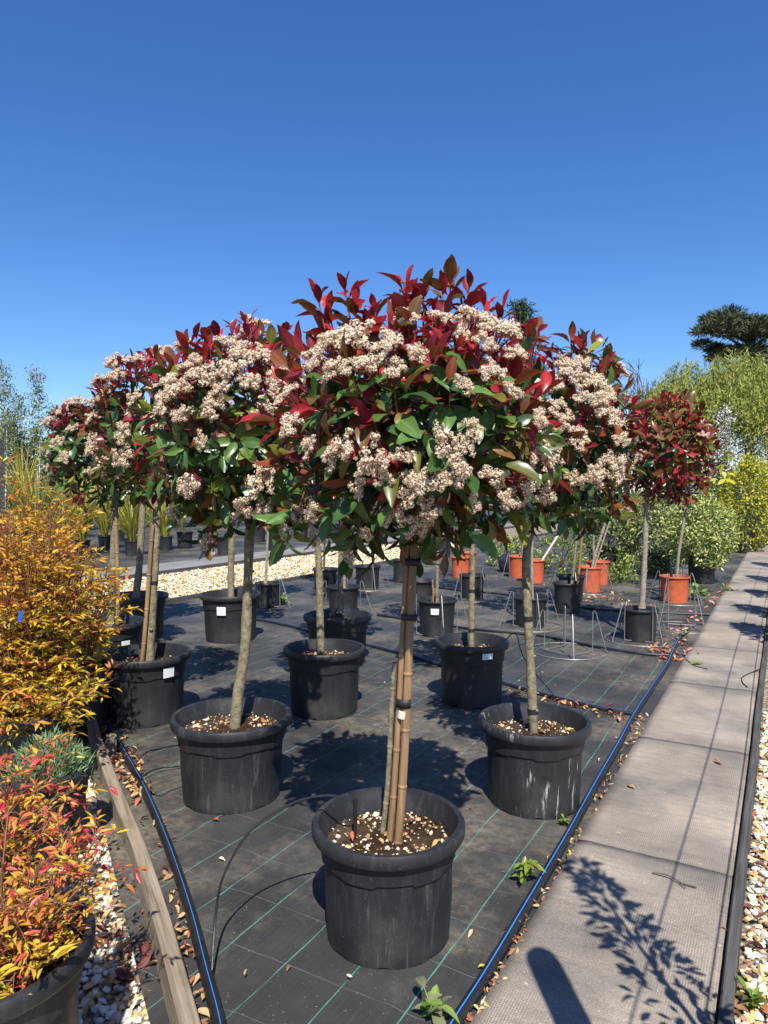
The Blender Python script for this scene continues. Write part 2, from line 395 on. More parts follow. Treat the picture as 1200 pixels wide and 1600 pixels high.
ST = [stone_proto(i) for i in range(8)]
STONE_MATS = ['st_cream', 'st_white', 'st_honey', 'st_brown', 'st_grey']

def frames(d, n):
    d = d/np.maximum(np.linalg.norm(d, axis=1, keepdims=True), 1e-9)
    y = np.cross(n, d); l = np.linalg.norm(y, axis=1, keepdims=True)
    bad = l[:, 0] < 1e-4
    if bad.any(): y[bad] = np.cross(np.array([.3, .9, .2]), d[bad]); l = np.linalg.norm(y, axis=1, keepdims=True)
    y = y/np.maximum(l, 1e-9); z = np.cross(d, y)
    return np.stack([d, y, z], axis=2)
def raw_mesh(name, V, T, mi, mats, attrs=None, smooth=True):
    me = bpy.data.meshes.new(name)
    me.vertices.add(len(V)); me.vertices.foreach_set('co', np.ascontiguousarray(V, np.float32).ravel())
    me.loops.add(len(T)*3); me.loops.foreach_set('vertex_index', np.ascontiguousarray(T, np.int32).ravel())
    me.polygons.add(len(T)); me.polygons.foreach_set('loop_start', np.arange(0, len(T)*3, 3, dtype=np.int32))
    for m in mats: me.materials.append(M[m])
    me.polygons.foreach_set('material_index', np.ascontiguousarray(mi, np.int32))
    me.polygons.foreach_set('use_smooth', np.full(len(T), smooth))
    for k, a in (attrs or {}).items():
        at = me.attributes.new(k, 'FLOAT', 'POINT'); at.data.foreach_set('value', np.ascontiguousarray(a, np.float32))
    me.update(calc_edges=True); me.validate(); return me
def joined(name, protos, pos, rot, scale, pi, mi, mats, extra=None, smooth=True):
    """many small pieces as one mesh; extra = (verts, tris, material index) e.g. twigs"""
    Vs = []; Ts = []; Ms = []; tint = []; mid = []; off = 0
    for k, (pv, pt, pm) in enumerate(protos):
        idx = np.nonzero(pi == k)[0]
        if not len(idx): continue
        v = np.einsum('nij,vj->nvi', rot[idx]*scale[idx][:, None, None] if scale.ndim == 1 else rot[idx]*scale[idx][:, None, :], pv)+pos[idx][:, None, :]
        t = pt[None]+(np.arange(len(idx))*len(pv))[:, None, None]+off
        Vs.append(v.reshape(-1, 3)); Ts.append(t.reshape(-1, 3)); Ms.append(np.repeat(mi[idx], len(pt)))
        tint.append(np.repeat(rng.random(len(idx)), len(pv))); mid.append(np.tile(pm, len(idx))); off += len(idx)*len(pv)
    if extra is not None:
        ev, et, em = extra
        Vs.append(np.array(ev, float)); Ts.append(np.array(et, int)+off); Ms.append(np.full(len(et), em))
        tint.append(np.zeros(len(ev))); mid.append(np.zeros(len(ev)))
    return raw_mesh(name, np.concatenate(Vs), np.concatenate(Ts), np.concatenate(Ms), mats, {'tint': np.concatenate(tint), 'mid': np.concatenate(mid)}, smooth)
def tris_of(mb):
    T = []
    for f in mb.f:
        for k in range(1, len(f)-1): T.append((f[0], f[k], f[k+1]))
    return mb.v, T
SHARED = {}
def shared(protos_key, protos, k, matname):
    key = (protos_key, k, matname)
    if key not in SHARED:
        v, t, m = protos[k]
        SHARED[key] = raw_mesh('leaf', v, t, np.zeros(len(t), int), [matname], {'mid': m})
    return SHARED[key]
def scatter(parent, joined_name, piece, key, protos, pos, rot, scale, pi, mi, mats, n_parts, base, center=None, extra=None):
    """the n_parts pieces that show largest become objects of their own, the rest one stuff mesh"""
    n = len(pos)
    if n_parts:
        wp = pos+np.array(base); tc = np.array(CAMP)-wp; dist = np.linalg.norm(tc, axis=1)
        face = np.abs(np.einsum('ni,ni->n', rot[:, :, 2], tc/dist[:, None]))*.6+.4
        sc = scale if scale.ndim == 1 else scale.mean(1)
        score = face*sc*sc/dist**2
        if center is not None:
            o = pos-np.array(center); toc = (np.array(CAMP)-np.array(base)-np.array(center)); toc = toc/np.linalg.norm(toc)
            fr = (o@toc); score = score*np.clip(.25+fr/np.max(np.abs(o)), .02, None)
        order = np.argsort(-score); sel = order[:n_parts]; rest = order[n_parts:]
    else: sel = np.array([], int); rest = np.arange(n)
    if len(rest) or extra is not None:
        me = joined(joined_name, protos, pos[rest], rot[rest], scale[rest], pi[rest], mi[rest], mats, extra)
        crown = link(joined_name, me, parent, kind='stuff')
    else: crown = parent
    for i in sel:
        o = link(piece, shared(key, protos, int(pi[i]), mats[int(mi[i])]), crown)
        s = scale[i] if scale.ndim > 1 else np.full(3, scale[i])
        mm = Matrix([[*(rot[i][r]*s), pos[i][r]] for r in range(3)]+[[0, 0, 0, 1]]); o.matrix_basis = mm
    return crown

# ---- flower cluster prototypes (unit width), 5 shared meshes
def flower_meshes():
    out = []
    for sd in range(6):
        r = np.random.default_rng(100+sd); V = []; T = []; mi = []; tint = []
        cs = []
        for k in range(7):
            rr = math.sqrt((k+.4)/7)*.36; ph = k*2.399+r.uniform(-.4, .4); c0 = np.array([rr*math.cos(ph)*r.uniform(.8, 1.25), rr*math.sin(ph)*r.uniform(.75, 1.15), .24*(1-(rr/.5)**2)+r.uniform(-.10, .10)])
            for q_ in range(r.integers(3, 5)):
                a = q_*1.9+r.uniform(0, 1); cs.append(c0+np.array([math.cos(a)*.085, math.sin(a)*.085, r.uniform(-.05, .05)])*r.uniform(.6, 1.2))
        cen = []
        for c in cs:
            cen.append(c)
            pr = r.uniform(.062, .095)
            nfl = 21
            bi = MB(); bi.add([c+np.array(q_)*pr*.68 for q_ in ((1,0,0),(-1,0,0),(0,1,0),(0,-1,0),(0,0,.9),(0,0,-.8))], [(0,2,4),(2,1,4),(1,3,4),(3,0,4),(2,0,5),(1,2,5),(3,1,5),(0,3,5)]); ob = len(V); V += [np.array(q_) for q_ in bi.v]; T += [tuple(x_+ob for x_ in q_) for q_ in bi.f]; mi += [1]*8; tint += [r.random()]*6
            for j in range(nfl):
                zc = 1-1.35*(j+.5)/nfl; a = j*2.399+r.uniform(-.4, .4); rr2 = math.sqrt(max(0, 1-zc*zc))
                nrm = np.array([rr2*math.cos(a), rr2*math.sin(a), zc])+r.normal(0, .22, 3); nrm /= np.linalg.norm(nrm)
                p = c+nrm*pr*r.uniform(.75, 1.3)
                t1 = np.cross(nrm, [.31, .2, .93]); t1 /= np.linalg.norm(t1); t2 = np.cross(nrm, t1)
                fs = r.uniform(.022, .035); b0 = len(V); tt = r.random()
                V.append(p-nrm*fs*.25); tint.append(tt); rot0 = r.uniform(0, 6.28)
                for q in range(10):
                    an = rot0+q*math.pi/5; rad = fs*(1.0 if q % 2 == 0 else .62)
                    V.append(p+(t1*math.cos(an)+t2*math.sin(an))*rad+nrm*(fs*.25 if q % 2 == 0 else 0)); tint.append(tt)
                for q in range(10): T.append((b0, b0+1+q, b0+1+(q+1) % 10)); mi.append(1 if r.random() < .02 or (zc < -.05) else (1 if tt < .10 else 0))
        mb = MB()
        for c in cen:
            mb.tube([(0, 0, -.38), (c[0]*.45, c[1]*.45, -.12+.1*c[2]), (c[0], c[1], c[2]-.02)], [.014, .010, .006], 4, cap=False)
        ev, et = tris_of(mb); o = len(V)
        V += [np.array(p) for p in ev]; T += [(a+o, b+o, c+o) for a, b, c in et]; mi += [2]*len(et); tint += [.5]*len(ev)
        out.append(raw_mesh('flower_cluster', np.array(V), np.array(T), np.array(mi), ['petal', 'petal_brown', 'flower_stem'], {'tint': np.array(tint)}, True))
    return out
FLOWERS = flower_meshes()

# ---- pots
def lathe(profile, seg, fz=None, cap_bottom=True):
    V = []; Fc = []
    for i, (r, z) in enumerate(profile):
        for k in range(seg):
            a = 2*math.pi*k/seg; dr, dz = fz(i, a, k) if fz else (0, 0)
            V.append(((r+dr)*math.cos(a), (r+dr)*math.sin(a), z+dz))
    for i in range(len(profile)-1):
        for k in range(seg): Fc.append((i*seg+k, i*seg+(k+1) % seg, (i+1)*seg+(k+1) % seg, (i+1)*seg+k))
    if cap_bottom: Fc.append(tuple(range(seg-1, -1, -1)))
    return V, Fc
def pot_body(th, Dm, H, m='pot_plain', taper=.80, soil_h=None, seg=96, collar=True, big=True, rot=0.0):
    Rr = Dm/2; t = .012 if big else .008
    lip = .042 if big else .022
    rb = Rr*taper; rt = Rr-.022 if big else Rr-.010
    zc = H*.70
    def rad(z): return rb+(rt-.012-rb)*z/H
    if collar:
        prof = [(rb*.95, .004), (rb, .0), (rb+.001, .018), (rad(zc*.5), zc*.5), (rad(zc)-.002, zc-.012), (rad(zc), zc), (rad(zc)+.007, zc+.003), (rt-.002, H-lip-.004), (rt-.001, H-lip)]
    else:
        prof = [(rb*.95, .004), (rb, .0), (rb+.001, .012), (rad(H*.4), H*.4), (rad(H*.8), H*.8), (rt-.004, H-lip)]
    def fz(i, a, k):
        dz = dr = 0
        ph = k % (seg//8)
        if i in (0, 1, 2) and ph in (0, 1, 2) and seg >= 64: dz = .009 if i < 2 else .003
        if collar and i in (4, 5, 6): dz = -.006 if (k//(seg//12)) % 2 else .002
        if collar and i == 3: dr = .003*math.cos(a*16)
        return dr, dz
    V, Fc = lathe(prof, seg, fz)
    c, s = math.cos(rot), math.sin(rot); V = [(x*c-y*s, x*s+y*c, z) for x, y, z in V]
    mb = MB().add(V, Fc); pot = link('pot', mb.mesh('pot', m), th)
    pot.scale = (1+random.uniform(-.018, .018), 1+random.uniform(-.012, .012), 1)
    # rolled rim
    rp = [(rt-.001, H-lip+.002), (Rr-.004, H-lip-.002), (Rr, H-lip+.005), (Rr+.001, H-.012), (Rr-.004, H-.002), (Rr-.012, H), (Rr-t-.010, H-.003), (Rr-t-.014, H-.02), (rad(H*.8)-t, H*.8), (rad(H*.62)-t, H*.60)]
    V, Fc = lathe(rp, seg, None, False)
    link('rim', MB().add(V, Fc).mesh('rim', m), pot)
    # soil
    sh = soil_h if soil_h is not None else H*.80
    rs = rad(sh)-t+.006; V = [(0, 0, sh+.012)]; Fc = []; rings = 7; ns = 40
    rr = random.Random(int(Dm*1e4)+int(H*1e5))
    for i in range(1, rings+1):
        for k in range(ns):
            a = 2*math.pi*k/ns; q = i/rings
            V.append((rs*q*math.cos(a), rs*q*math.sin(a), sh+.012*(1-q)+rr.uniform(-.006, .006)))
    for k in range(ns): Fc.append((0, 1+k, 1+(k+1) % ns))
    for i in range(rings-1):
        for k in range(ns): Fc.append((1+i*ns+k, 1+(i+1)*ns+k, 1+(i+1)*ns+(k+1) % ns, 1+i*ns+(k+1) % ns))
    soil = link('soil', MB().add(V, Fc).mesh('soil', 'soil'), pot)
    return pot, soil, sh, rs
def pebbles(parent, cx, cy, rs, z, n, smin, smax, name='pebbles', bias=None):
    a = rng.uniform(0, 2*math.pi, n); q = np.sqrt(rng.random(n))*rs*.96
    pos = np.stack([cx+q*np.cos(a), cy+q*np.sin(a), z+rng.uniform(0, .010, n)], 1)
    if bias is not None:
        pos[:n//2, 0] = np.clip(pos[:n//2, 0]*.5+bias[0], -rs*.9, rs*.9); pos[:n//2, 1] = np.clip(pos[:n//2, 1]*.5+bias[1], -rs*.6, rs*.6)
    d = rng.normal(0, 1, (n, 3)); d[:, 2] *= .35
    rot = frames(d, np.tile([0., 0, 1], (n, 1))+rng.normal(0, .3, (n, 3)))
    sc = rng.uniform(smin, smax, n)*np.exp(rng.normal(-.35, .45, n))
    mi = rng.choice(5, n, p=[.28, .07, .22, .33, .10])
    return link(name, joined(name, ST, pos, rot, sc, rng.integers(0, 8, n), mi, STONE_MATS, smooth=False), parent, kind='stuff')
def dry_leaves(parent, pts, size, key_mats, name='fallen_leaves', kind='stuff'):
    n = len(pts); pos = np.array(pts, float)
    d = rng.normal(0, 1, (n, 3)); d[:, 2] *= .25
    rot = frames(d, np.tile([0., 0, 1], (n, 1))+rng.normal(0, .45, (n, 3)))
    sc = rng.uniform(size*.6, size*1.25, n)
    return link(name, joined(name, DRY, pos, rot, sc, rng.integers(0, 3, n), rng.integers(0, len(key_mats), n), key_mats), parent, kind=kind)
def sticker(pot, Rr, ang, z, w, h):
    V = []; Fc = []; k = 4
    for i in range(k+1):
        a = ang+(i/k-.5)*w/Rr
        V += [(Rr*math.cos(a), Rr*math.sin(a), z-h/2), ((Rr+.004)*math.cos(a), (Rr+.004)*math.sin(a), z+h/2)]
    for i in range(k): Fc.append((2*i, 2*i+2, 2*i+3, 2*i+1))
    link('label_sticker', MB().add(V, Fc).mesh('label_sticker', 'sticker'), pot)
def cam_angle(base):                    # direction from a thing towards the camera, in world angle
    return math.atan2(-base.y, -base.x)

# ------------------------------------------------------------------ the setting
XP0, XP1 = -.700, -.135                 # path edges
XG0, XG1 = -9.4, -6.85                  # far gravel strip
def sheet(name, x0, x1, y0, y1, z, m, nx=2, ny=2, amp=0.0, cut=None, ystep=None):
    bm = bmesh.new(); xs = np.linspace(x0, x1, nx+1); ys = np.array(ystep) if ystep is not None else np.linspace(y0, y1, ny+1)
    rr = random.Random(5); gr = []
    for y in ys: gr.append([bm.verts.new((x, y, z)) for x in xs])
    for j in range(len(ys)-1):
        for i in range(nx): bm.faces.new((gr[j][i], gr[j][i+1], gr[j+1][i+1], gr[j+1][i]))
    if cut:
        p, nrm = cut
        bmesh.ops.bisect_plane(bm, geom=bm.verts[:]+bm.edges[:]+bm.faces[:], plane_co=p, plane_no=nrm, clear_inner=True)
    if amp:
        for v in bm.verts:
            x, y = v.co.x, v.co.y
            v.co.z += amp*(math.sin(x*5.1+1.3*math.sin(y*2.2))*.5+math.sin(y*6.3+x*2.1)*.4+math.sin(x*13.0-y*9.0)*.25)+amp*.2*rr.uniform(-1, 1)
    me = bpy.data.meshes.new(name); bm.to_mesh(me); bm.free(); me.materials.append(M[m])
    me.polygons.foreach_set('use_smooth', [True]*len(me.polygons)); me.update()
    return struct(name, me)
sheet('ground', -300, 300, -120, 500, -.06, 'terrain', 4, 4)
BA = G(300, 1600, .09); BB = G(150, 1130, .09)         # timber board line
BA.z = BB.z = 0; bdir = (BB-BA).normalized(); bn = Vector((bdir.y, -bdir.x, 0))   # bn points into the bed
ys = list(np.arange(-.6, 9, .07))+list(np.arange(9, 46, .6))
sheet('ground_fabric', XG1-.02, XP0+.03, 0, 0, 0.0, 'ground_fabric', 100, 1, .0065, (BA-bn*.075, bn), ys)
sheet('far_ground_fabric', -34, -10.62, -10, 70, 0.004, 'ground_fabric', 30, 60, .006)
sheet('gravel_ground', -40, XG1+.15, -14, 75, -.035, 'gravel_base', 6, 10)
sheet('left_gravel_ground', XG1, .2, -6, 8, -.030, 'gravel_base', 6, 6, 0, (BA-bn*.02, -bn))
sheet('right_gravel_ground', XP1+.01, 6, -4, 60, -.02, 'gravel_base', 4, 20)
# near path: slabs
path = struct('path', MB().box((XP0+.01, -1.0, -.05), (XP1-.01, 46, -.012)).mesh('path', 'slab_concrete', False))
yj = [2.84+1.37*k for k in range(-3, 14)]
rr = random.Random(3)
for k in range(len(yj)-1):
    y0, y1 = yj[k]+.0025, yj[k+1]-.0025; nx, ny = 12, 28
    bm = bmesh.new(); dz = rr.uniform(-.004, .004); tx = rr.uniform(-.004, .004)
    gr = []
    for j in range(ny+1):
        row = []
        for i in range(nx+1):
            x = XP0+(XP1-XP0)*i/nx; y = y0+(y1-y0)*j/ny
            e = .0
            if i in (0, nx): e = -.005
            if j in (0, ny): e -= .002
            row.append(bm.verts.new((x, y, .026+dz+tx*(i/nx-.5)+e+rr.uniform(-.0012, .0012))))
        gr.append(row)
    for j in range(ny):
        for i in range(nx): bm.faces.new((gr[j][i], gr[j][i+1], gr[j+1][i+1], gr[j+1][i]))
    bd = [e for e in bm.edges if e.is_boundary]
    ex = bmesh.ops.extrude_edge_only(bm, edges=bd)
    for v in ex['geom']:
        if isinstance(v, bmesh.types.BMVert): v.co.z = -.045
    bmesh.ops.recalc_face_normals(bm, faces=bm.faces)
    me = bpy.data.meshes.new('slab'); bm.to_mesh(me); bm.free(); me.materials.append(M['slab_concrete'])
    me.polygons.foreach_set('use_smooth', [True]*len(me.polygons)); link('slab', me, path)
far_beyond = MB().box((XP0, yj[-1], -.05), (XP1, 46, .024)); link('slab', far_beyond.mesh('slab', 'slab_concrete', False), path)
fp = struct('far_path', MB().box((-10.6, -10, -.05), (-9.42, 70, .02)).mesh('far_path', 'far_concrete', False))
mb = MB(); mb.box((-9.44, -10, -.05), (-9.40, 70, .045)); e = link('path_edging', mb.mesh('path_edging', 'timber_grey', False)); tag(e, 'long dark timber edging between the far concrete path and the pale gravel strip', 'edging')
# edging of the near bed along the gravel strip
mb = MB(); mb.box((XG1-.03, 1.5, -.05), (XG1+.02, 46, .05)); e = link('bed_edging', mb.mesh('bed_edging', 'timber_grey', False)); tag(e, 'low dark edging board between the black fabric bed and the far gravel strip', 'edging')
# path rail on the right
mb = MB(); pts = []
rr = random.Random(11)
xs = XP1+.002
for k in range(60):
    y = -1+k*.6; pts.append((xs+rr.uniform(-.002, .004), y, 0))
V = []; Fc = []
for (x, y, z) in pts: V += [(x, y, -.05), (x+.003, y, .042), (x+.008, y, .048), (x+.032, y, .047), (x+.037, y, .041), (x+.038, y, -.05)]
for i in range(len(pts)-1):
    for k in range(5): Fc.append((i*6+k, (i+1)*6+k, (i+1)*6+k+1, i*6+k+1))
o = link('path_rail', MB().add(V, Fc).mesh('path_rail', 'timber_grey', False)); tag(o, 'dark weathered edging rail between the concrete path and the pale gravel', 'edging')
# timber board on the left with its peg
th = thing('timber_edging', 'weathered brown timber board on edge beside the black pipe and nandina pots', 'edging', BA); th.rotation_euler = (0, 0, math.atan2(-bdir.x, bdir.y))
L = 3.9; n = 40; V = []; Fc = []; rr = random.Random(2)
for i in range(n+1):
    s = -.5+L*i/n; w = .012*math.sin(s*1.7)+rr.uniform(-.0015, .0015); lean = .006*math.sin(s*2.3); c = bdir*s
    for (o_, z) in ((-.030, -.05), (-.030, .088), (-.026, .094), (.016, .095), (.020, .090), (.020, -.05)):
        V.append((o_+w+lean*(z > 0), s, z+.004*math.sin(s*3.1)))
for i in range(n):
    for k in range(5): Fc.append((i*6+k, (i+1)*6+k, (i+1)*6+k+1, i*6+k+1))
Fc += [(5, 4, 3, 2, 1, 0), tuple(n*6+k for k in range(6))]
bo = link('board', None if False else MB().add(V, Fc).mesh('board', 'timber', False), th)
pg = G(157, 1160, .08)-BA; s = pg.dot(bdir); q = Vector((.045, s, 0))
mb = MB().box((-.024, -.022, -.05), (.024, .022, .112)); pgo = link('peg', mb.mesh('peg', 'timber', False), th, (q.x, q.y, 0)); pgo.rotation_euler = (0.03, .04, .05)

# loose gravel: real stones
def gravel(name, inside, x0, x1, y0, y1, dens, z0, smin, smax, lift=.012, pr=(.40, .20, .20, .11, .09)):
    n = int(dens*(x1-x0)*(y1-y0)); P = np.stack([rng.uniform(x0, x1, n), rng.uniform(y0, y1, n)], 1)
    k = inside(P); P = P[k]; n = len(P)
    pos = np.concatenate([P, (z0+rng.random(n)**1.5*lift)[:, None]], 1)
    d = rng.normal(0, 1, (n, 3)); d[:, 2] *= .3
    rot = frames(d, np.tile([0., 0, 1], (n, 1))+rng.normal(0, .35, (n, 3)))
    sc = np.exp(rng.normal(0, .28, n))*(smin+smax)/2; sc = np.clip(sc, smin*.7, smax*1.4)
    mi = rng.choice(5, n, p=pr)
    o = link(name, joined(name, ST, pos, rot, sc, rng.integers(0, 8, n), mi, STONE_MATS, smooth=False), kind='stuff')
    return o
ban, bnn = np.array(BA)[:2], np.array(bn)[:2]
def wav(P): return .035*np.sin(P[:, 1]*7)+.02*np.sin(P[:, 0]*17)
o = gravel('loose_gravel', lambda P: ((P-ban)@bnn < -.05+wav(P)*.8) & ((P-ban)@bnn > -1.6), -3.4, -.9, .3, 3.2, 2900, -.026, .020, .036)
tag(o, 'pale cream and honey gravel around the nandina pots beside the timber board', 'gravel')
o = gravel('loose_gravel', lambda P: np.ones(len(P), bool), XP1+.05, XP1+.85, .9, 5.2, 3000, -.014, .018, .034)
tag(o, 'pale cream gravel along the dark rail of the concrete path', 'gravel')
o = gravel('loose_gravel', lambda P: np.ones(len(P), bool), XG0+.02, XG1-.06, 3, 19, 620, -.028, .028, .055, .02, (.42, .08, .33, .12, .05))
tag(o, 'pale gravel strip between the far concrete path and black fabric bed', 'gravel')

# ------------------------------------------------------------------ photinia trees
PHM = ['ph_red', 'ph_darkred', 'ph_bronze', 'ph_olive', 'ph_green', 'ph_deep', 'ph_lime', 'young_stem']
def ell_hit(C, rad, px, py, k=1.0):
    o = CAMP-C; d = ray(px, py); rad = Vector(rad)*k
    o2 = Vector((o.x/rad.x, o.y/rad.y, o.z/rad.z)); d2 = Vector((d.x/rad.x, d.y/rad.y, d.z/rad.z))
    a = d2.dot(d2); b = 2*o2.dot(d2); c = o2.dot(o2)-1; disc = b*b-4*a*c
    if disc > 0: return CAMP+d*((-b-math.sqrt(disc))/(2*a))
    t = (C-CAMP).dot(FWD)/d.dot(FWD); return CAMP+d*t
def crown(th, base, C, rx, rz, n_shoots, n_inner, leaf, flowers, n_parts, redness=1.0, extra_shoots=(), extra_flowers=(), fl_size=.13, n_limbs=7, top=None, fl_up=.35, ymul=1.0, n_surf=0, hang=()):
    rl = np.random.default_rng(abs(hash((round(C.x, 3), round(C.y, 3)))) % 2**31)
    Cl = np.array(C-base); rad = np.array([rx, rx*ymul, rz])
    pos = []; dirs = []; nrm = []; sc = []; mi = []; pi = []; twig = MB()
    lump = [(rl.normal(0, 1, 3), rl.uniform(-.12, .14)) for _ in range(9)]
    def lumpf(n): return 1+sum(a*max(0, float(n@(l/np.linalg.norm(l))))**4 for l, a in lump)
    def shoot(p, g, kind, nl, ln):
        g = g/np.linalg.norm(g); t1 = np.cross(g, [.3, .2, .9]); t1 /= np.linalg.norm(t1); t2 = np.cross(g, t1)
        a0 = rl.uniform(0, 6.28); H = ln*rl.uniform(.75, 1.15)
        twig.tube([tuple(p-g*H*.9), tuple(p), tuple(p+g*H)], [.004, .003, .0015], 4, cap=False)
        for j in range(nl):
            f = j/(nl-1); an = a0+j*2.4+rl.uniform(-.3, .3); al = (R(82)*(1-f)+R(24)*f)+rl.uniform(-.2, .2)
            if kind >= 3: al += .25
            d = g*math.cos(al)+(t1*math.cos(an)+t2*math.sin(an))*math.sin(al)
            if kind >= 3: d = d+np.array([0, 0, -.25])
            nn = g-d*float(g@d)+rl.normal(0, .18, 3)
            pos.append(p+g*H*(f-.15)+d*.012); dirs.append(d); nrm.append(nn)
            sc.append(leaf*rl.uniform(.62, 1.2)*(1-.30*f if kind < 2 else 1-.1*f))
            if kind == 0: m_ = rl.choice([0, 1, 2], p=[.55, .23, .22])
            elif kind == 1: m_ = rl.choice([1, 0, 2, 3], p=[.5, .18, .26, .06])
            elif kind == 2: m_ = rl.choice([2, 3, 1, 4], p=[.5, .25, .15, .1])
            elif kind == 3: m_ = rl.choice([4, 5, 3, 6, 2], p=[.40, .34, .13, .04, .09])
            else: m_ = rl.choice([5, 4], p=[.7, .3])
            mi.append(m_); pi.append(rl.integers(0, 5))
    for k in range(n_shoots):
        z = 1-2*(k+.5)/n_shoots; z = max(-.93, min(.98, z+rl.uniform(-.05, .05))); a = k*2.39996+rl.uniform(-.25, .25); q = math.sqrt(1-z*z)
        n = np.array([q*math.cos(a), q*math.sin(a), z]); p = Cl+n*rad*rl.uniform(.74, .92)*lumpf(n)
        g = n*.75+np.array([0, 0, .75 if z > .2 else (.25 if z > -.3 else -.25)])+rl.normal(0, .2, 3)
        x = rl.random(); pr = np.clip((z+.05)*1.25, .05, .92)*redness
        if redness > 1.3: pr = max(pr, .80)
        if x < pr: kind = (0 if rl.random() < .6 else 1) if redness < 1.3 else int(rl.choice([0, 1, 2], p=[.2, .5, .3]))
        elif x < pr+.24: kind = 2
        else: kind = 3
        shoot(p, g, kind, rl.integers(6, 9), .075*leaf/.1)
    for (px, py, kd) in extra_shoots:
        if py < 540: py += 22
        p = np.array(ell_hit(C, rad, px, py, .95)-base); n = (p-Cl)/rad
        g = n/np.linalg.norm(n)*.6+np.array([0, 0, .9 if py < C_py(C) else .1]); shoot(p, g, kd, 8, .075*leaf/.1)
    for k in range(n_surf):
        z = rl.uniform(-.8, .95); a = rl.uniform(0, 6.28); q = math.sqrt(1-z*z); n = np.array([q*math.cos(a), q*math.sin(a), z])
        d = n+rl.normal(0, .55, 3)+np.array([0, 0, .5 if z > .3 else -.35]); pos.append(Cl+n*rad*rl.uniform(.98, 1.10)*lumpf(n)); dirs.append(d); nrm.append(n+np.array([0, 0, .8])+rl.normal(0, .4, 3)); sc.append(leaf*rl.uniform(.6, 1.15))
        mi.append(rl.choice([0, 1, 2, 3], p=[.35, .25, .3, .1]) if rl.random() < np.clip(.45+z*.6, .12, .95) else rl.choice([4, 5, 6, 3], p=[.55, .2, .1, .15])); pi.append(rl.integers(0, 5))
    for (px, py) in hang:
        p = np.array(D(px, py-14, (C-CAMP).dot(FWD)-.04)-base); shoot(p, np.array([rl.normal(0, .3), rl.normal(0, .3), -.8]), 3, 6, .06)
    for k in range(n_inner):
        n = rl.normal(0, 1, 3); n /= np.linalg.norm(n); p = Cl+n*rad*rl.uniform(.35, .85)
        d = n+rl.normal(0, .7, 3)+np.array([0, 0, -.2]); pos.append(p); dirs.append(d); nrm.append(np.array([0, 0, 1.])+rl.normal(0, .6, 3)); sc.append(leaf*rl.uniform(.7, 1.1))
        mi.append(rl.choice([5, 4, 3, 2], p=[.5, .25, .15, .1])); pi.append(rl.integers(0, 5))
    pos = np.array(pos); rot = frames(np.array(dirs), np.array(nrm))
    # limbs
    limbs = []
    tp = np.array(top-base)
    for k in range(n_limbs):
        z = rl.uniform(-.35, .8); a = k*2.399+rl.uniform(-.3, .3); q = math.sqrt(max(0, 1-z*z)); e_ = Cl+np.array([q*math.cos(a), q*math.sin(a), z])*rad*.82
        md = tp*.45+e_*.55+np.array([0, 0, -.02 if z > 0 else .05])*1.0
        limbs.append(bez([tp-np.array([0, 0, .02]), tp*.75+md*.25+np.array([0, 0, .03]), md, e_], 4))
    for l in limbs:
        mbl = MB(); nn = len(l); mbl.tube(l, [max(.003, .0105*(1-.75*i/nn)*(rx/.4)**.5) for i in range(nn)], 6)
        link('branch', mbl.mesh('branch', 'branch_bark'), th)
    ev, et = tris_of(twig)
    cr = scatter(th, 'crown', 'leaf', 'ph', PH, pos, rot, np.array(sc), np.array(pi), np.array(mi), PHM, n_parts, base, Cl, (ev, et, 7))
    # flower clusters
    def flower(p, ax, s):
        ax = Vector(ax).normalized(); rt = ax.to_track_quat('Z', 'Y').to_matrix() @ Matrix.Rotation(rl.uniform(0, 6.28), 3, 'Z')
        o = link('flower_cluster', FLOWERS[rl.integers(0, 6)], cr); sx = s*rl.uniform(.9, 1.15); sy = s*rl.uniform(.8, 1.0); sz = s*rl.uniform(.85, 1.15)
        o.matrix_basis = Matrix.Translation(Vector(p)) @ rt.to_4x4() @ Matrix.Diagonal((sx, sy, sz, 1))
    for (px, py) in hang:
        p = np.array(D(px, py, (C-CAMP).dot(FWD)-.04)-base); q0 = Cl+(p-Cl)*.45; link('branch', MB().tube(bez([q0, (q0+p)*.5+np.array([0, 0, .03]), p], 5), .004, 6).mesh('branch', 'young_stem'), th)
        flower(p, np.array([(p-Cl)[0], (p-Cl)[1], -.1])*1.5+np.array(CAMP-C)*.15, .115)
    used = []
    for (px, py, wpx) in extra_flowers:
        p = ell_hit(C, rad, px, py, 1.13); dist = (p-CAMP).dot(FWD); pl = np.array(p-base); n = (pl-Cl)/rad; used.append(n/np.linalg.norm(n))
        ax = n*.8+np.array([0, 0, fl_up])+rl.normal(0, .15, 3); flower(pl, ax, wpx*dist/F*1.42)
    for k in range(flowers):
        z = .92-1.45*(k+.5)/flowers+rl.uniform(-.08, .08); a = k*2.39996+1.1+rl.uniform(-.3, .3); q = math.sqrt(max(0, 1-z*z))
        n = np.array([q*math.cos(a), q*math.sin(a), z])
        if used:
            toc = np.array(CAMP-C); toc /= np.linalg.norm(toc)
            if float(n@toc) > -.15: continue
        flower(Cl+n*rad*rl.uniform(1.0, 1.12)*lumpf(n), n*.8+np.array([0, 0, fl_up]), fl_size*rl.uniform(.85, 1.4))
    return cr
def C_py(C):
    d = C-CAMP; z = d.dot(FWD); return 800-F*(d.z/z+math.tan(PITCH))
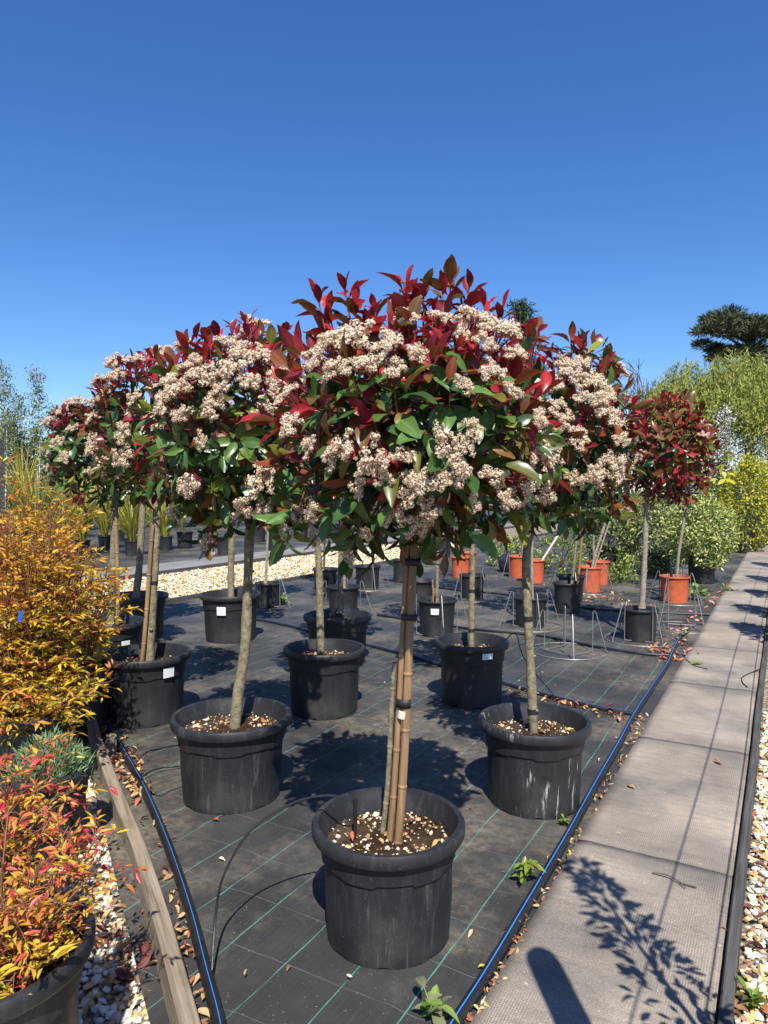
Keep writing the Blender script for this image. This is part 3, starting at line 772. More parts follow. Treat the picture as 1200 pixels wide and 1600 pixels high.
def trunk(th, base, pts, r0, r1, m='bark_photinia', ties=(), knots=True, name='trunk'):
    pts = bez([p-base for p in pts], 8); n = len(pts); mb = MB(); V0 = len(pts)
    rads = []
    rr = random.Random(int(abs(pts[0].x*977+base.x*1313)))
    ph = rr.uniform(0, 6)
    for i in range(n):
        f = i/(n-1); r = r0+(r1-r0)*f; r *= 1+.05*math.sin(f*17+ph)+.04*math.sin(f*41+ph*2); r *= 1+.45*max(0, 1-f*14)
        rads.append(r)
    mb.tube(pts, rads, 14)
    if knots:
        for k in range(3):
            i = rr.randrange(2, n-2); p = pts[i]; a = rr.uniform(0, 6.28); dd = Vector((math.cos(a), math.sin(a), .25))
            mb.tube([p+dd*rads[i]*.5, p+dd*rads[i]*1.2, p+dd*rads[i]*1.45], [rads[i]*.5, rads[i]*.36, rads[i]*.12], 8)
    t = link(name, mb.mesh(name, m), th)
    for f in ties:
        i = min(n-2, int(f*(n-1))); p = pts[i]; u = (pts[i+1]-pts[i]).normalized()
        link('tie', MB().tube([p-u*.011, p+u*.011], rads[i]*1.09+.0012, 14).mesh('tie', 'tie_black'), t)
    return t
def cane(th, base, a, b, r, nodes=4, ties=(), m='bamboo', name='cane'):
    a = a-base; b = b-base; mb = MB(); pts = []; rads = []
    n = 24
    for i in range(n+1):
        f = i/n; pts.append(a.lerp(b, f)+Vector((.004*math.sin(f*5), .003*math.sin(f*4+1), 0))); rads.append(r*(1-.12*f))
    mb.tube(pts, rads, 12)
    for k in range(nodes):
        f = (k+.55)/nodes; p = a.lerp(b, f)+Vector((.004*math.sin(f*5), .003*math.sin(f*4+1), 0)); u = (b-a).normalized()
        mb.tube([p-u*.006, p-u*.002, p+u*.002, p+u*.006], [r*.98, r*1.13, r*1.13, r*.96], 12, cap=False)
    c = link(name, mb.mesh(name, m), th)
    return c
PG = 'photinia trees in black pots'
def photinia(label, rimx, y_bot, Dm, H, trk, cpx, cr_z, rpx, rz_px, n_shoots, n_inner, leaf, flowers, n_parts, potm='pot_plain', tr=(.016, .013), ties=(), stick=None, soil_n=150,
             xs=(), xf=(), red=1.0, z=None, fl_size=.13, canes=(), bark='bark_photinia', limbs=7, group=PG, small=False, leaves_in_pot=5, ymul=1.0, n_surf=0, hang=()):
    rb = Dm/2*.8
    if z is None:
        z = CAM_H*F/(y_bot-768)+rb
    base = D(rimx, 768, z); base.z = 0
    th = thing('potted_photinia', label, 'potted tree', base, group)
    pot, soil, sh, rs = pot_body(th, Dm, H, potm, seg=96 if not small else 64, collar=not small, big=not small, rot=random.uniform(0, 6))
    if soil_n: pebbles(soil, 0, 0, rs, sh+.002, int(soil_n*1.35), .007, .018)
    if leaves_in_pot:
        a = rng.uniform(0, 6.28, leaves_in_pot); q = np.sqrt(rng.random(leaves_in_pot))*rs*.8
        dry_leaves(soil, np.stack([q*np.cos(a), q*np.sin(a), np.full(leaves_in_pot, sh+.02)], 1), .038, ['dry_rust', 'dry_tan', 'dry_maroon', 'dry_brown'])
    if stick: sticker(pot, Dm/2*.8+(Dm/2*.955-Dm/2*.8)*stick[1]+stick[4] if len(stick) > 4 else Dm/2*.8+(Dm/2*.93-Dm/2*.8)*stick[1]+.006, cam_angle(base)+stick[0], H*stick[1], stick[2], stick[3])
    pts = [D(px, py, z+dz) for px, py, dz in trk]; pts[0].z = max(sh-.03, pts[0].z-.05)
    trunk(th, base, pts, tr[0], tr[1], bark, ties)
    for (a, b, r) in canes: cane(th, base, D(a[0], a[1], z+a[2]), D(b[0], b[1], z+b[2]), r)
    C = D(cpx[0], cpx[1], cr_z or z)
    k = (cr_z or z)/F
    crown(th, base, C, rpx*k, rz_px*k, n_shoots, n_inner, leaf, flowers, n_parts, red, xs, xf, fl_size, limbs, pts[-1], ymul=ymul, n_surf=n_surf, hang=hang)
    return th, base, z

# --- front tree
xf1 = [(512, 548, 62), (560, 530, 66), (605, 552, 62), (535, 585, 48), (580, 575, 46), (637, 505, 46), (690, 505, 46), (735, 515, 58), (780, 528, 60), (765, 590, 44), (800, 560, 46),
       (540, 700, 50), (590, 712, 52), (640, 765, 52), (690, 690, 50), (700, 738, 56), (668, 745, 44), (735, 675, 38), (815, 752, 52), (785, 775, 46), (845, 715, 46), (462, 670, 50), (455, 622, 40),
       (498, 795, 44), (620, 805, 46), (655, 820, 40), (735, 782, 32), (838, 660, 40), (600, 745, 40), (560, 760, 34), (488, 700, 34), (722, 605, 30), (655, 560, 40), (845, 770, 40), (575, 830, 32), (500, 575, 44), (615, 585, 40), (755, 545, 42), (715, 530, 36), (520, 720, 36), (625, 715, 38), (720, 700, 40), (765, 745, 40), (670, 790, 38), (450, 815, 40), (545, 845, 38), (795, 610, 34)]
xs1 = [(505, 480, 1), (545, 465, 0), (522, 500, 0), (632, 455, 0), (662, 465, 2), (702, 450, 2), (728, 470, 1), (752, 490, 0), (590, 500, 0), (675, 500, 0), (706, 575, 0), (590, 680, 0), (812, 530, 0),
       (640, 545, 0), (485, 575, 1), (775, 500, 0), (560, 495, 1), (690, 475, 0), (610, 520, 0), (720, 500, 1), (830, 545, 0), (650, 480, 0), (655, 840, 3), (740, 640, 3), (765, 675, 3), (470, 790, 3), (560, 625, 3), (575, 650, 3), (620, 640, 3), (700, 640, 3), (800, 690, 3), (520, 650, 3)]
T1, B1, Z1 = photinia('tallest photinia with bright red top leaves, tied to thick bamboo canes in its pot', 607, 1532, .50, .37,
    [(608, 1345, 0), (614, 1250, .015), (624, 1080, .02), (640, 900, .02), (646, 838, .0)], (650, 684), None, 196, 160, 118, 640, .104, 44, 300, 'pot_dusty',
    (.013, .012), (), None, 330, xs1, xf1, 1.0, None, .13, [], 'bark_dark', 9, leaves_in_pot=9, n_surf=170, hang=[(452, 828), (548, 858), (470, 800), (655, 832), (500, 835)])
c1 = cane(T1, B1, D(618, 1340, Z1-.035)-Vector((0, 0, .05)), D(651, 836, Z1-.02), .0142, 6)
c2 = cane(T1, B1, D(604, 1335, Z1-.020)-Vector((0, 0, .05)), D(641, 842, Z1-.005), .0105, 7, name='cane')
c3 = cane(T1, B1, D(597, 1280, Z1+.02)-Vector((0, 0, .05)), D(619, 1035, Z1+.01), .009, 3, m='bark_photinia', name='cut_stem')
for py, hh in ((878, .022), (964, .018), (1098, .028)):
    f = (1340-py)/504; p = D(618+34*f-4, py, Z1-.025)-B1
    mb = MB(); V, Fc = lathe([(.030 if py < 1000 else .028, -hh/2), (.030 if py < 1000 else .028, hh/2)], 20, None, False); ax = Vector((.05, .02, 1)).normalized()
    V = [(x*.92+p.x+z*.03, y*.62+p.y, z+p.z) for x, y, z in V]; tb = link('tie', mb.add(V, Fc).mesh('tie', 'tie_black'), c1); md = tb.modifiers.new('thick', 'SOLIDIFY'); md.thickness = .002
p = D(629, 1116, Z1-.028)-B1; link('tape', MB().tube([p-Vector((.002, 0, .011)), p+Vector((.002, 0, .011))], .0152, 14).mesh('tape', 'tape_white'), c1)
# dripper spike in the front pot
# --- others
xf2 = [(286, 612, 46), (325, 590, 50), (362, 575, 50), (335, 640, 40), (385, 600, 44), (405, 560, 40), (300, 755, 42), (402, 752, 46), (382, 790, 42), (328, 850, 30), (262, 632, 40), (425, 610, 40), (355, 540, 36), (300, 575, 34), (405, 790, 36), (440, 590, 40), (315, 690, 26), (445, 650, 34), (290, 650, 36), (410, 640, 34), (345, 610, 40), (375, 550, 36), (270, 600, 36)]
photinia('broad flowering photinia with a bare curved trunk in the widest pot, no cane', 360, 1281, .56, .385,
    [(366, 1130, 0), (372, 1085, .0), (383, 1010, .01), (387, 920, .02), (390, 826, .0)], (364, 672), None, 122, 150, 95, 420, .105, 40, 240, 'pot_dusty', (.027, .021), (), None, 260, [(385, 505, 1), (330, 560, 0), (440, 545, 1), (280, 590, 1), (265, 760, 2), (430, 640, 0), (370, 690, 3), (350, 700, 3), (390, 640, 3), (300, 700, 3)], xf2, .9, fl_size=.13, n_surf=130, hang=[(326, 846), (275, 800), (412, 800)])
xf3 = [(862, 600, 44), (892, 590, 44), (835, 645, 46), (922, 635, 44), (948, 655, 38), (930, 742, 44), (958, 745, 36), (968, 800, 36), (880, 575, 36), (905, 575, 36), (930, 605, 36), (855, 700, 44), (850, 760, 44), (815, 770, 40), (900, 690, 36), (965, 690, 30), (835, 610, 30), (870, 640, 34), (900, 745, 32), (915, 605, 38), (945, 620, 34), (885, 660, 34), (955, 720, 34), (830, 700, 40), (860, 730, 38)]
photinia('cream flowered photinia in the white-scratched pot beside the concrete path', 837, 1289, .51, .385,
    [(835, 1148, 0), (832, 1100, .0), (826, 980, .0), (822, 880, .0), (828, 832, .0)], (872, 690), None, 112, 140, 90, 400, .095, 40, 230, 'pot_scratched', (.022, .019), (.22, .56), None, 300, [(905, 560, 1), (940, 590, 1), (975, 660, 1), (925, 560, 2), (850, 780, 3), (880, 790, 3), (960, 770, 2)], xf3, .55, fl_size=.12, n_surf=120, hang=[(968, 798), (905, 800)])
photinia('photinia with a thin cane tied to its trunk in the pot beside the timber board', 225, 1143, .56, .42,
    [(233, 1035, 0), (237, 960, 0), (243, 860, 0), (246, 775, 0)], (232, 672), None, 82, 108, 80, 260, .10, 45, 170, 'pot_plain', (.030, .024), (.5,), (.55, .78, .075, .06), 160, [(240, 570, 0), (195, 585, 1), (225, 590, 1), (165, 620, 1)], (), 1.1, canes=[((221, 1035, -.05), (240, 820, -.04), .014)], fl_size=.13)
photinia('slender photinia in the deep unlabelled pot between the two front rows', 506, 1129, .53, .42,
    [(502, 1022, 0), (500, 960, 0), (499, 900, 0), (496, 840, 0)], (500, 690), None, 82, 98, 70, 120, .10, 40, 90, 'pot_plain', (.025, .022), (), None, 160, (), (), .8, fl_size=.13)
photinia('photinia with two black ties on a pale trunk and a white sticker under its rim', 738, 1111, .50, .42,
    [(737, 1010, 0), (737, 940, 0), (738, 880, 0), (737, 835, 0)], (740, 690), None, 78, 92, 65, 120, .10, 38, 60, 'pot_plain', (.021, .018), (.2, .42), (.45, .86, .075, .055, .004), 200, (), (), .8, fl_size=.13)
photinia('photinia in the wide pot with a white square label beside the gravel strip', 359, 1008, .58, .45,
    [(361, 932, 0), (361, 890, 0), (363, 815, 0)], (362, 705), None, 60, 68, 55, 90, .11, 34, 40, 'pot_plain', (.034, .030), (), (-.32, .70, .085, .08), 130, (), (), .8, fl_size=.14)
photinia('photinia in the shaded wide pot with dark trunk behind the slender one', 527, 1012, .57, .40,
    [(532, 948, 0), (532, 900, 0), (534, 830, 0)], (533, 705), None, 66, 76, 55, 90, .11, 34, 40, 'pot_plain', (.026, .022), (), None, 130, (), (), .8, z=5.9, fl_size=.14)
photinia('photinia in the dark pot half hidden behind yellow nandina leaves, with a split cane', 168, 1040, .56, .40,
    [(172, 975, 0), (176, 900, 0), (180, 765, 0)], (150, 702), None, 66, 76, 62, 220, .12, 46, 130, 'pot_plain', (.032, .024), (.55,), (.5, .6, .07, .06), 80, [(105, 660, 1), (150, 625, 1)], (), 1.0, z=5.6, canes=[((183, 975, -.05), (183, 800, -.04), .016)], fl_size=.14)
photinia('photinia with a pale smooth trunk in the dark pot at the gravel strip end', 214, 960, .58, .42,
    [(212, 925, 0), (218, 880, 0), (224, 770, 0)], (212, 695), None, 55, 62, 50, 160, .12, 36, 40, 'pot_plain', (.036, .030), (), None, 60, (), (), .9, z=6.9, fl_size=.14)
# --- smaller trees in the wire stands
SG = 'small standard trees in wire stands'
def stand(base, r_in, r_out, h, label, rot=0, n=4, group='galvanised wire pot stands'):
    th = thing('wire_pot_stand', label, 'wire stand', base, group); w = .0046
    ring = [(r_out*math.cos(a), r_out*math.sin(a), .006) for a in np.linspace(0, 2*math.pi, 41)]
    link('base_ring', MB().tube(ring, w, 6).mesh('base_ring', 'galvanised'), th)
    sq = []
    for k in range(n+1): a = rot+2*math.pi*k/n; sq.append((r_in*1.0*math.cos(a), r_in*math.sin(a), .012))
    link('base_frame', MB().tube(sq, w, 6).mesh('base_frame', 'galvanised'), th)
    for k in range(n):
        a = rot+2*math.pi*k/n; c, s = math.cos(a), math.sin(a)
        pts = [(r_in*c, r_in*s, .012), (r_in*c, r_in*s, h*.5), (r_in*c, r_in*s, h-.015), ((r_in+.012)*c, (r_in+.012)*s, h), ((r_in+.028)*c, (r_in+.028)*s, h-.018), (r_out*c*.985, r_out*s*.985, .006)]
        link('prong', MB().tube(pts, w, 6).mesh('prong', 'galvanised'), th)
    return th
def small_tree(label, rimx, y_bot, Dm, H, trk, cpx, rpx, rzpx, potm='pot_plain', red=.7, with_stand=None, flowers=14, n_shoots=36, n_parts=0, tr=(.018, .014), bark='bark_pale', stick=None, canes=(), leaf=.11):
    t, b, z = photinia(label, rimx, y_bot, Dm, H, trk, cpx, None, rpx, rzpx, n_shoots, 150, leaf, flowers, n_parts, potm, tr, (), stick, 50, (), (), red, None, .14, canes, bark, 6, SG, True, 0)
    if with_stand: stand(Vector((b.x, b.y, 0)), Dm/2*.97+.008, Dm/2+.15, H+.06, with_stand, random.uniform(0, 1.5))
    return t, b, z
small_tree('slim olive-green trunk tree in a small pot beside the gravel strip', 418, 951, .34, .30, [(415, 905, 0), (417, 870, 0), (420, 800, 0)], (418, 715), 48, 55, with_stand='wire stand round the small pot beside the gravel strip')
small_tree('thin tree in the pot with a white label between wire prongs', 683, 998, .41, .36, [(683, 940, 0), (683, 900, 0), (684, 830, 0)], (684, 712), 58, 66, with_stand='wire stand whose tall prongs rise above the white-labelled pot', stick=(-.1, .72, .08, .06), bark='bark_photinia', canes=[((676, 940, -.03), (677, 905, -.03), .011)])
small_tree('tree with pale trunk in the grey pot behind the shaded wide pot', 536, 962, .40, .32, [(538, 915, 0), (538, 870, 0), (539, 810, 0)], (538, 715), 48, 55, with_stand='wire stand with looped prongs at the grey pot')
small_tree('tree with dark stem in the pot close behind the grey pot', 508, 925, .38, .32, [(506, 890, 0), (507, 860, 0), (508, 800, 0)], (508, 720), 38, 45, bark='bark_dark')
small_tree('tree with bare stem in the small black pot among low orange pots', 738, 939, .36, .33, [(737, 900, 0), (738, 860, 0), (738, 800, 0)], (738, 715), 44, 50, with_stand='wire stand around the black pot near the orange pots')
small_tree('tree in the grey round pot whose prongs lean out beside the scratched pot', 830, 984, .37, .32, [(832, 940, 0), (831, 880, 0), (832, 800, 0)], (850, 705), 54, 60, with_stand='wire stand leaning out at the grey round pot behind the scratched one')
t10, b10, z10 = small_tree('photinia with a paired trunk and cane in two nested dark pots', 888, 961, .36, .36, [(893, 912, 0), (898, 870, 0), (905, 790, 0)], (912, 702), 54, 66, red=.6, n_shoots=50, flowers=26, canes=[((902, 912, 0), (913, 800, 0), .016)], bark='bark_photinia')
small_tree('red-leaved photinia with a straight pale trunk beside the path', 1002, 1006, .35, .31, [(1003, 942, 0), (1007, 880, 0), (1009, 820, 0), (1010, 765, 0)], (1043, 706), 60, 74, red=1.6, n_shoots=135, flowers=6, n_parts=180, with_stand='wire stand with crossing prongs around the red-leaved photinia pot', tr=(.027, .022), leaf=.125)
# nested dark pot behind
o = G(902, 945); pt = thing('plant_pot', 'dark pot nested right behind the paired-trunk photinia', 'pot', Vector((o.x, o.y, 0))+FWD*.3); pot_body(pt, .36, .34, 'pot_plain', seg=64, collar=False, big=False)
stand(Vector((o.x, o.y, 0))+FWD*.3, .19, .36, .40, 'wire stand beside the nested dark pots', .5)
stand(G(888, 1018), .21, .335, .37, 'empty galvanised wire stand on the black fabric, no pot in it', .4)
stand(G(1040, 990)+Vector((.1, .4, 0)), .18, .32, .38, 'empty wire stand between the red-leaved photinia and an orange pot', .9)

# --- plain black pots further back, some with stems
BGP = 'black pots standing on the fabric'
def plain_pot(label, rimx, y_bot, Dm, H, st=None, m='pot_plain', stem=None, group=BGP, name='plant_pot', sd=1):
    z = CAM_H*F/(y_bot-768)+Dm*.4; b = D(rimx, 768, z); b.z = 0
    th = thing(name, label, 'pot' , b, group); pot, soil, sh, rs = pot_body(th, Dm, H, m, seg=48, collar=False, big=False)
    if st: stand(b, Dm/2+.008, Dm/2+.16, H+.05, st, random.uniform(0, 1.5))
    return th, b, z, sh
plain_pot('dark square-shouldered pot leaning beside the gravel strip edge', 574, 922, .40, .34, 'wire stand at the dark pot on the gravel edge')
plain_pot('black pot directly behind the bamboo canes', 627, 911, .30, .36)
plain_pot('low black pot in shade behind the white-labelled pot', 658, 934, .40, .22)
plain_pot('grey pot standing alone on the far concrete path', 690, 872, .46, .42, m='pot_dusty')
# --- orange pots
OG = 'orange plastic pots'
def orange(label, rimx, y_bot, Dm, H, stems=(), st=None, bark='bark_pale', tilt=0):
    z = CAM_H*F/(y_bot-768)+Dm*.4; b = D(rimx, 768, z); b.z = 0
    th = thing('orange_pot', label, 'orange pot', b, OG); pot, soil, sh, rs = pot_body(th, Dm, H, 'orange_pot', seg=48, collar=False, big=False, taper=.84)
    for pts, r in stems:
        P = [D(px, py, z) for px, py in pts]; P[0].z = sh-.02; trunk(th, b, P, r, r*.75, bark, knots=False, name='stem')
    if st: stand(b, Dm/2+.008, Dm/2+.16, H+.05, st, random.uniform(0, 1.5))
    return th, b, z, sh
orange('orange pot with two thin canes near the low gravel strip', 720, 903, .34, .34, [([(718, 865), (715, 810)], .012), ([(722, 865), (721, 805)], .013)], bark='bamboo')
orange('small orange pot tucked behind the two-cane orange pot', 733, 893, .30, .34)
orange('orange pot with a pale stem next to the dark blue bag', 812, 904, .40, .36, [([(816, 870), (817, 790)], .014)], 'wire stand at the orange pot next to the blue bag')
orange('orange pot holding a long slanting white pole', 834, 912, .38, .36)
sp = D(832, 880, 11.0); ep = D(893, 803, 11.0); o = link('pole', MB().tube([sp-Vector((0, 0, .2)), ep], .018, 10).mesh('pole', 'tape_white')); tag(o, 'long slanting white pole rising from an orange pot', 'pole')
orange('front orange pot of the pair with a leaning trunk', 922, 927, .36, .36, [([(923, 895), (935, 850), (952, 800)], .022), ([(926, 895), (944, 840), (956, 805)], .014)], 'wire stand at the orange pot with a leaning trunk')
orange('back orange pot of the pair with an upright stake', 935, 915, .36, .36, [([(928, 880), (927, 810)], .018)])
t3, b3, z3, sh3 = orange('solitary orange pot with a thin wavy trunk beside the path', 1056, 944, .385, .34, [([(1057, 905), (1060, 870), (1066, 830), (1073, 785), (1073, 765)], .020)], 'wire stand around the solitary orange pot')
# yellow-leaved top of that plant
n = 60; pos = []; dd = []
for k in range(n):
    px = 1075+abs(random.gauss(0, 34)); py = 740+random.gauss(0, 32)-(px-1075)*.4; pos.append(D(px, py, z3+random.uniform(-.25, .25))-b3); dd.append((random.gauss(.3, .5), random.gauss(0, .5), random.gauss(.1, .6)))
pos = np.array([tuple(p) for p in pos]); rot = frames(np.array(dd), rng.normal(0, .6, (n, 3))+np.array([0, 0, 1.]))
mb = MB(); tp = D(1073, 770, z3)-b3
for k in range(9): mb.tube([tp, (tp+Vector(pos[k*6]))*.5+Vector((0, 0, .04)), Vector(pos[k*6])], [.009, .006, .003], 5)
ev, et = tris_of(mb)
scatter(t3, 'crown', 'leaf', 'ph', PH, pos, rot, rng.uniform(.11, .18, n), rng.integers(0, 5, n), rng.integers(0, 3, n), ['ph_lime', 'eu_lime', 'ye_leaf', 'bark_pale'], 40, b3, None, (ev, et, 3))
# dark blue bag
bm = bmesh.new(); bmesh.ops.create_icosphere(bm, subdivisions=3, radius=.22)
for v in bm.verts: v.co *= 1+.16*math.sin(v.co.x*23+v.co.z*17)*math.sin(v.co.y*19); v.co.z = max(-.14, v.co.z*.9)
me = bpy.data.meshes.new('bag'); bm.to_mesh(me); bm.free(); mat('bag_cloth', (.010, .014, .032), .8, .3, 10, .3); me.materials.append(M['bag_cloth']); me.polygons.foreach_set('use_smooth', [True]*len(me.polygons))
bb = G(797, 893); o = link('bag', me, None, (bb.x, bb.y, .14)); tag(o, 'crumpled dark blue bag behind an orange pot', 'bag')
# ------------------------------------------------------------------ nandina
NAM = ['na_yellow', 'na_gold', 'na_orange', 'na_red', 'na_green', 'na_stem']
def nandina_foliage(th, base, n_stems, height, spread, weights, leaflet, n_parts, z0, red_top=None, nodes=7, spray=.2, off=(0, 0), lower=.25, seed=1):
    r = np.random.default_rng(seed); mb = MB(); pos = []; dirs = []; nr = []; sc = []; mi = []
    for s in range(n_stems):
        a = r.uniform(0, 6.28); q = math.sqrt(r.random())*.10; p0 = np.array([q*math.cos(a), q*math.sin(a), z0])
        q2 = math.sqrt(r.random())*spread; a2 = a+r.normal(0, .5); h = height*r.uniform(.6, 1.0)*(1-.25*(q2/spread)**2)
        p2 = np.array([q2*math.cos(a2)+off[0], q2*math.sin(a2)+off[1], z0+h]); pm = p0*.55+p2*.45; pm[2] = z0+h*.55
        st = bez([p0, pm, p2], 6); mb.tube(st, [.0045-.003*i/len(st) for i in range(len(st))], 4, cap=False)
        w = np.array(weights[r.integers(0, len(weights))])
        for k in range(nodes):
            f = lower+(1-lower)*(k+r.random())/nodes; i = min(len(st)-1, int(f*(len(st)-1))); p = np.array(st[i])
            an = r.uniform(0, 6.28); el = r.uniform(-.1, .9); g = np.array([math.cos(an)*math.cos(el), math.sin(an)*math.cos(el), math.sin(el)]); Ls = spray*r.uniform(.6, 1.2)
            e = p+g*Ls+np.array([0, 0, -.18*Ls]); mb.tube([tuple(p), tuple(p+g*Ls*.5+np.array([0, 0, .02*Ls])), tuple(e)], [.0016, .0013, .0008], 3, cap=False)
            side = np.cross(g, [0, 0, 1.]); side /= np.linalg.norm(side)
            ww = w.copy()
            if red_top is not None and f > .75: ww = ww*(1-.5)+np.array(red_top)*.5
            ww = ww/ww.sum(); cm = r.choice(5, p=ww)
            for j in range(r.integers(7, 12)):
                t = r.uniform(.25, 1.0); b = p+(e-p)*t; sgn = 1 if j % 2 else -1
                d = g*r.uniform(.2, .8)+side*sgn*r.uniform(.3, 1.0)+np.array([0, 0, r.uniform(-.5, .35)])
                pos.append(b+d/np.linalg.norm(d)*leaflet*.25); dirs.append(d); nr.append(np.array([0, 0, 1.])+r.normal(0, .45, 3)); sc.append(leaflet*r.uniform(.65, 1.3))
                mi.append(cm if r.random() < .72 else r.choice(5, p=ww))
    ev, et = tris_of(mb)
    return scatter(th, 'foliage', 'leaf', 'na', NA, np.array(pos), frames(np.array(dirs), np.array(nr)), np.array(sc), r.integers(0, 3, len(pos)), np.array(mi), NAM, n_parts, base, (off[0]*.5, off[1]*.5, z0+height*.55), (ev, et, 5))
NG = 'nandina shrubs in black pots'
WY = [[.56, .28, .10, .01, .05], [.42, .38, .16, .02, .02], [.38, .22, .06, .02, .32]]
WO = [[.44, .34, .16, .02, .04], [.46, .24, .08, .02, .20], [.34, .36, .24, .04, .02]]
WR = [[.10, .22, .33, .33, .02], [.06, .14, .24, .55, .01], [.42, .34, .14, .06, .04], [.36, .42, .16, .04, .02]]
def nandina(label, px, z, Dm, H, fol, potm='pot_plain', seg=96):
    b = D(px, 768, z); b.z = -.02; th = thing('potted_nandina', label, 'potted shrub', b, NG)
    pot, soil, sh, rs = pot_body(th, Dm, H, potm, seg=seg, collar=True, rot=.4)
    pebbles(soil, 0, 0, rs, sh+.004, 160, .008, .020)
    for kw in fol: nandina_foliage(th, b, z0=sh, **kw)
    return th, b
nandina('low nandina with red top and bright yellow lower leaves in the large rounded pot', -34, 1.60, .47, .40,
    [dict(n_stems=36, height=.37, spread=.30, weights=WR, leaflet=.028, n_parts=300, red_top=[.1, .1, .3, .5, 0], nodes=8, spray=.11, off=(-.03, .06), lower=.10, seed=4),
     dict(n_stems=9, height=.12, spread=.22, weights=[[.75, .1, .0, 0, .15]], leaflet=.040, n_parts=60, nodes=4, spray=.09, off=(.0, .0), lower=.2, seed=6)], 'pot_dusty')
nandina('red tinted nandina spilling over the gravel beside the timber board', -45, 2.15, .38, .34,
    [dict(n_stems=26, height=.42, spread=.32, weights=[[.12, .25, .33, .3, 0], [.05, .2, .3, .45, 0], [.4, .4, .15, .05, 0]], leaflet=.032, n_parts=200, red_top=[0, .1, .3, .6, 0], nodes=7, spray=.14, off=(.06, .0), lower=.1, seed=9)])
nandina('tall golden nandina, upright and dense, reaching over the timber board', 45, 3.4, .44, .40,
    [dict(n_stems=140, height=1.12, spread=.37, weights=WY, leaflet=.036, n_parts=300, red_top=[.2, .3, .4, .1, 0], nodes=9, spray=.15, off=(-.10, -.02), lower=.05, seed=12),
     dict(n_stems=40, height=.30, spread=.42, weights=WY, leaflet=.042, n_parts=0, nodes=7, spray=.16, off=(.05, -.05), lower=.1, seed=13)])
nandina('tall orange-gold nandina behind the golden one', 0, 4.0, .50, .40,
    [dict(n_stems=150, height=1.34, spread=.54, weights=WO, leaflet=.038, n_parts=200, red_top=[.4, .3, .3, 0, 0], nodes=9, spray=.16, off=(-.04, 0), lower=.05, seed=22)], seg=64)
nandina('yellow-green nandina whose sprays hang beside the dark photinia pot', 112, 4.2, .46, .38,
    [dict(n_stems=46, height=.92, spread=.34, weights=WY, leaflet=.046, n_parts=200, red_top=[.3, .2, .2, .2, .1], nodes=7, spray=.16, off=(.0, -.02), lower=.12, seed=32)], seg=64)
b = D(33, 955, 2.95); o = link('plant_tag', MB().box((-.008, -.001, -.05), (.008, .001, .0)).mesh('plant_tag', 'blue_tag', False), None, b); o.rotation_euler = (.3, .2, .8); tag(o, 'small bright blue plastic plant tag stuck among golden nandina leaves', 'tag')
# lavender pot between
b = D(66, 768, 2.78); b.z = -.02; th = thing('potted_lavender', 'feathery grey-green lavender in a round black pot beside the timber board', 'potted plant', b)
pot_body(th, .36, .36, 'pot_plain', seg=64, collar=True)
n = 1500; a = rng.uniform(0, 6.28, n); q = np.sqrt(rng.random(n))*.15; zz = rng.uniform(.28, .28+.20*(1-(q/.2)**2))
pos = np.stack([q*np.cos(a)+.02, q*np.sin(a), zz], 1); d = np.stack([np.cos(a)*.5, np.sin(a)*.5, np.full(n, .9)], 1)+rng.normal(0, .45, (n, 3))
scatter(th, 'foliage', 'leaf', 'narrow', [NARROW], pos, frames(d, rng.normal(0, 1, (n, 3))), rng.uniform(.03, .055, n), np.zeros(n, int), np.zeros(n, int), ['lav_leaf'], 0, b)

# ------------------------------------------------------------------ pipes and tubes
def pipe(label, pts, r=.013, stripe=True, sw=.10, name='irrigation_pipe', side=None, group=None):
    P = bez(pts, 7); o = link(name, MB().tube(P, r, 12).mesh(name, 'pipe_black')); tag(o, label, 'pipe', group)
    if stripe:
        V = []; Fc = []
        for i, p in enumerate(P):
            t = (P[min(i+1, len(P)-1)]-P[max(i-1, 0)]).normalized(); s = Vector((-t.y, t.x, 0)).normalized(); u = s.cross(t)
            if u.z < 0: u = -u
            sd = side or 0; c = (u*math.cos(sd)+s*math.sin(sd)); w = c.cross(t)
            for k in (-1, 0, 1): V.append(p+(c*math.cos(k*sw)+w*math.sin(k*sw))*(r+.0008))
        for i in range(len(P)-1):
            for k in (0, 1): Fc.append((i*3+k, i*3+k+1, (i+1)*3+k+1, (i+1)*3+k))
        link('blue_stripe', MB().add(V, Fc).mesh('blue_stripe', 'pipe_blue'), o)
    return o
PGp = None
pipe('thick black pipe with blue stripe running along the concrete path edge', [G(x, y, .016) for x, y in ((660, 1680), (712, 1598), (762, 1520), (828, 1408), (884, 1312), (930, 1228), (966, 1165), (993, 1115), (1020, 1073), (1042, 1040), (1058, 1005), (1075, 985))], .019, sw=.09)
pipe('black pipe with thin blue stripe curving beside the timber board', [G(x, y, .02) for x, y in ((352, 1660), (342, 1597), (322, 1520), (296, 1420), (262, 1320), (226, 1235), (196, 1180), (170, 1135), (150, 1095))], .019, sw=.05)
pipe('black cross pipe behind the scratched pot joining the path-side pipe', [G(x, y, .016) for x, y in ((993, 1116), (940, 1107), (880, 1093), (800, 1071), (700, 1042), (600, 1014), (520, 996), (440, 975), (350, 960))], .0145)
pipe('black cross pipe beyond the empty wire stand', [G(x, y, .014) for x, y in ((1056, 1024), (1000, 1021), (930, 1010), (850, 994), (760, 985), (680, 975), (590, 960))], .013)
pipe('thin black cross pipe between the orange pots', [G(x, y, .014) for x, y in ((1110, 960), (1040, 958), (980, 955), (900, 948), (800, 930), (700, 920), (600, 905))], .013)
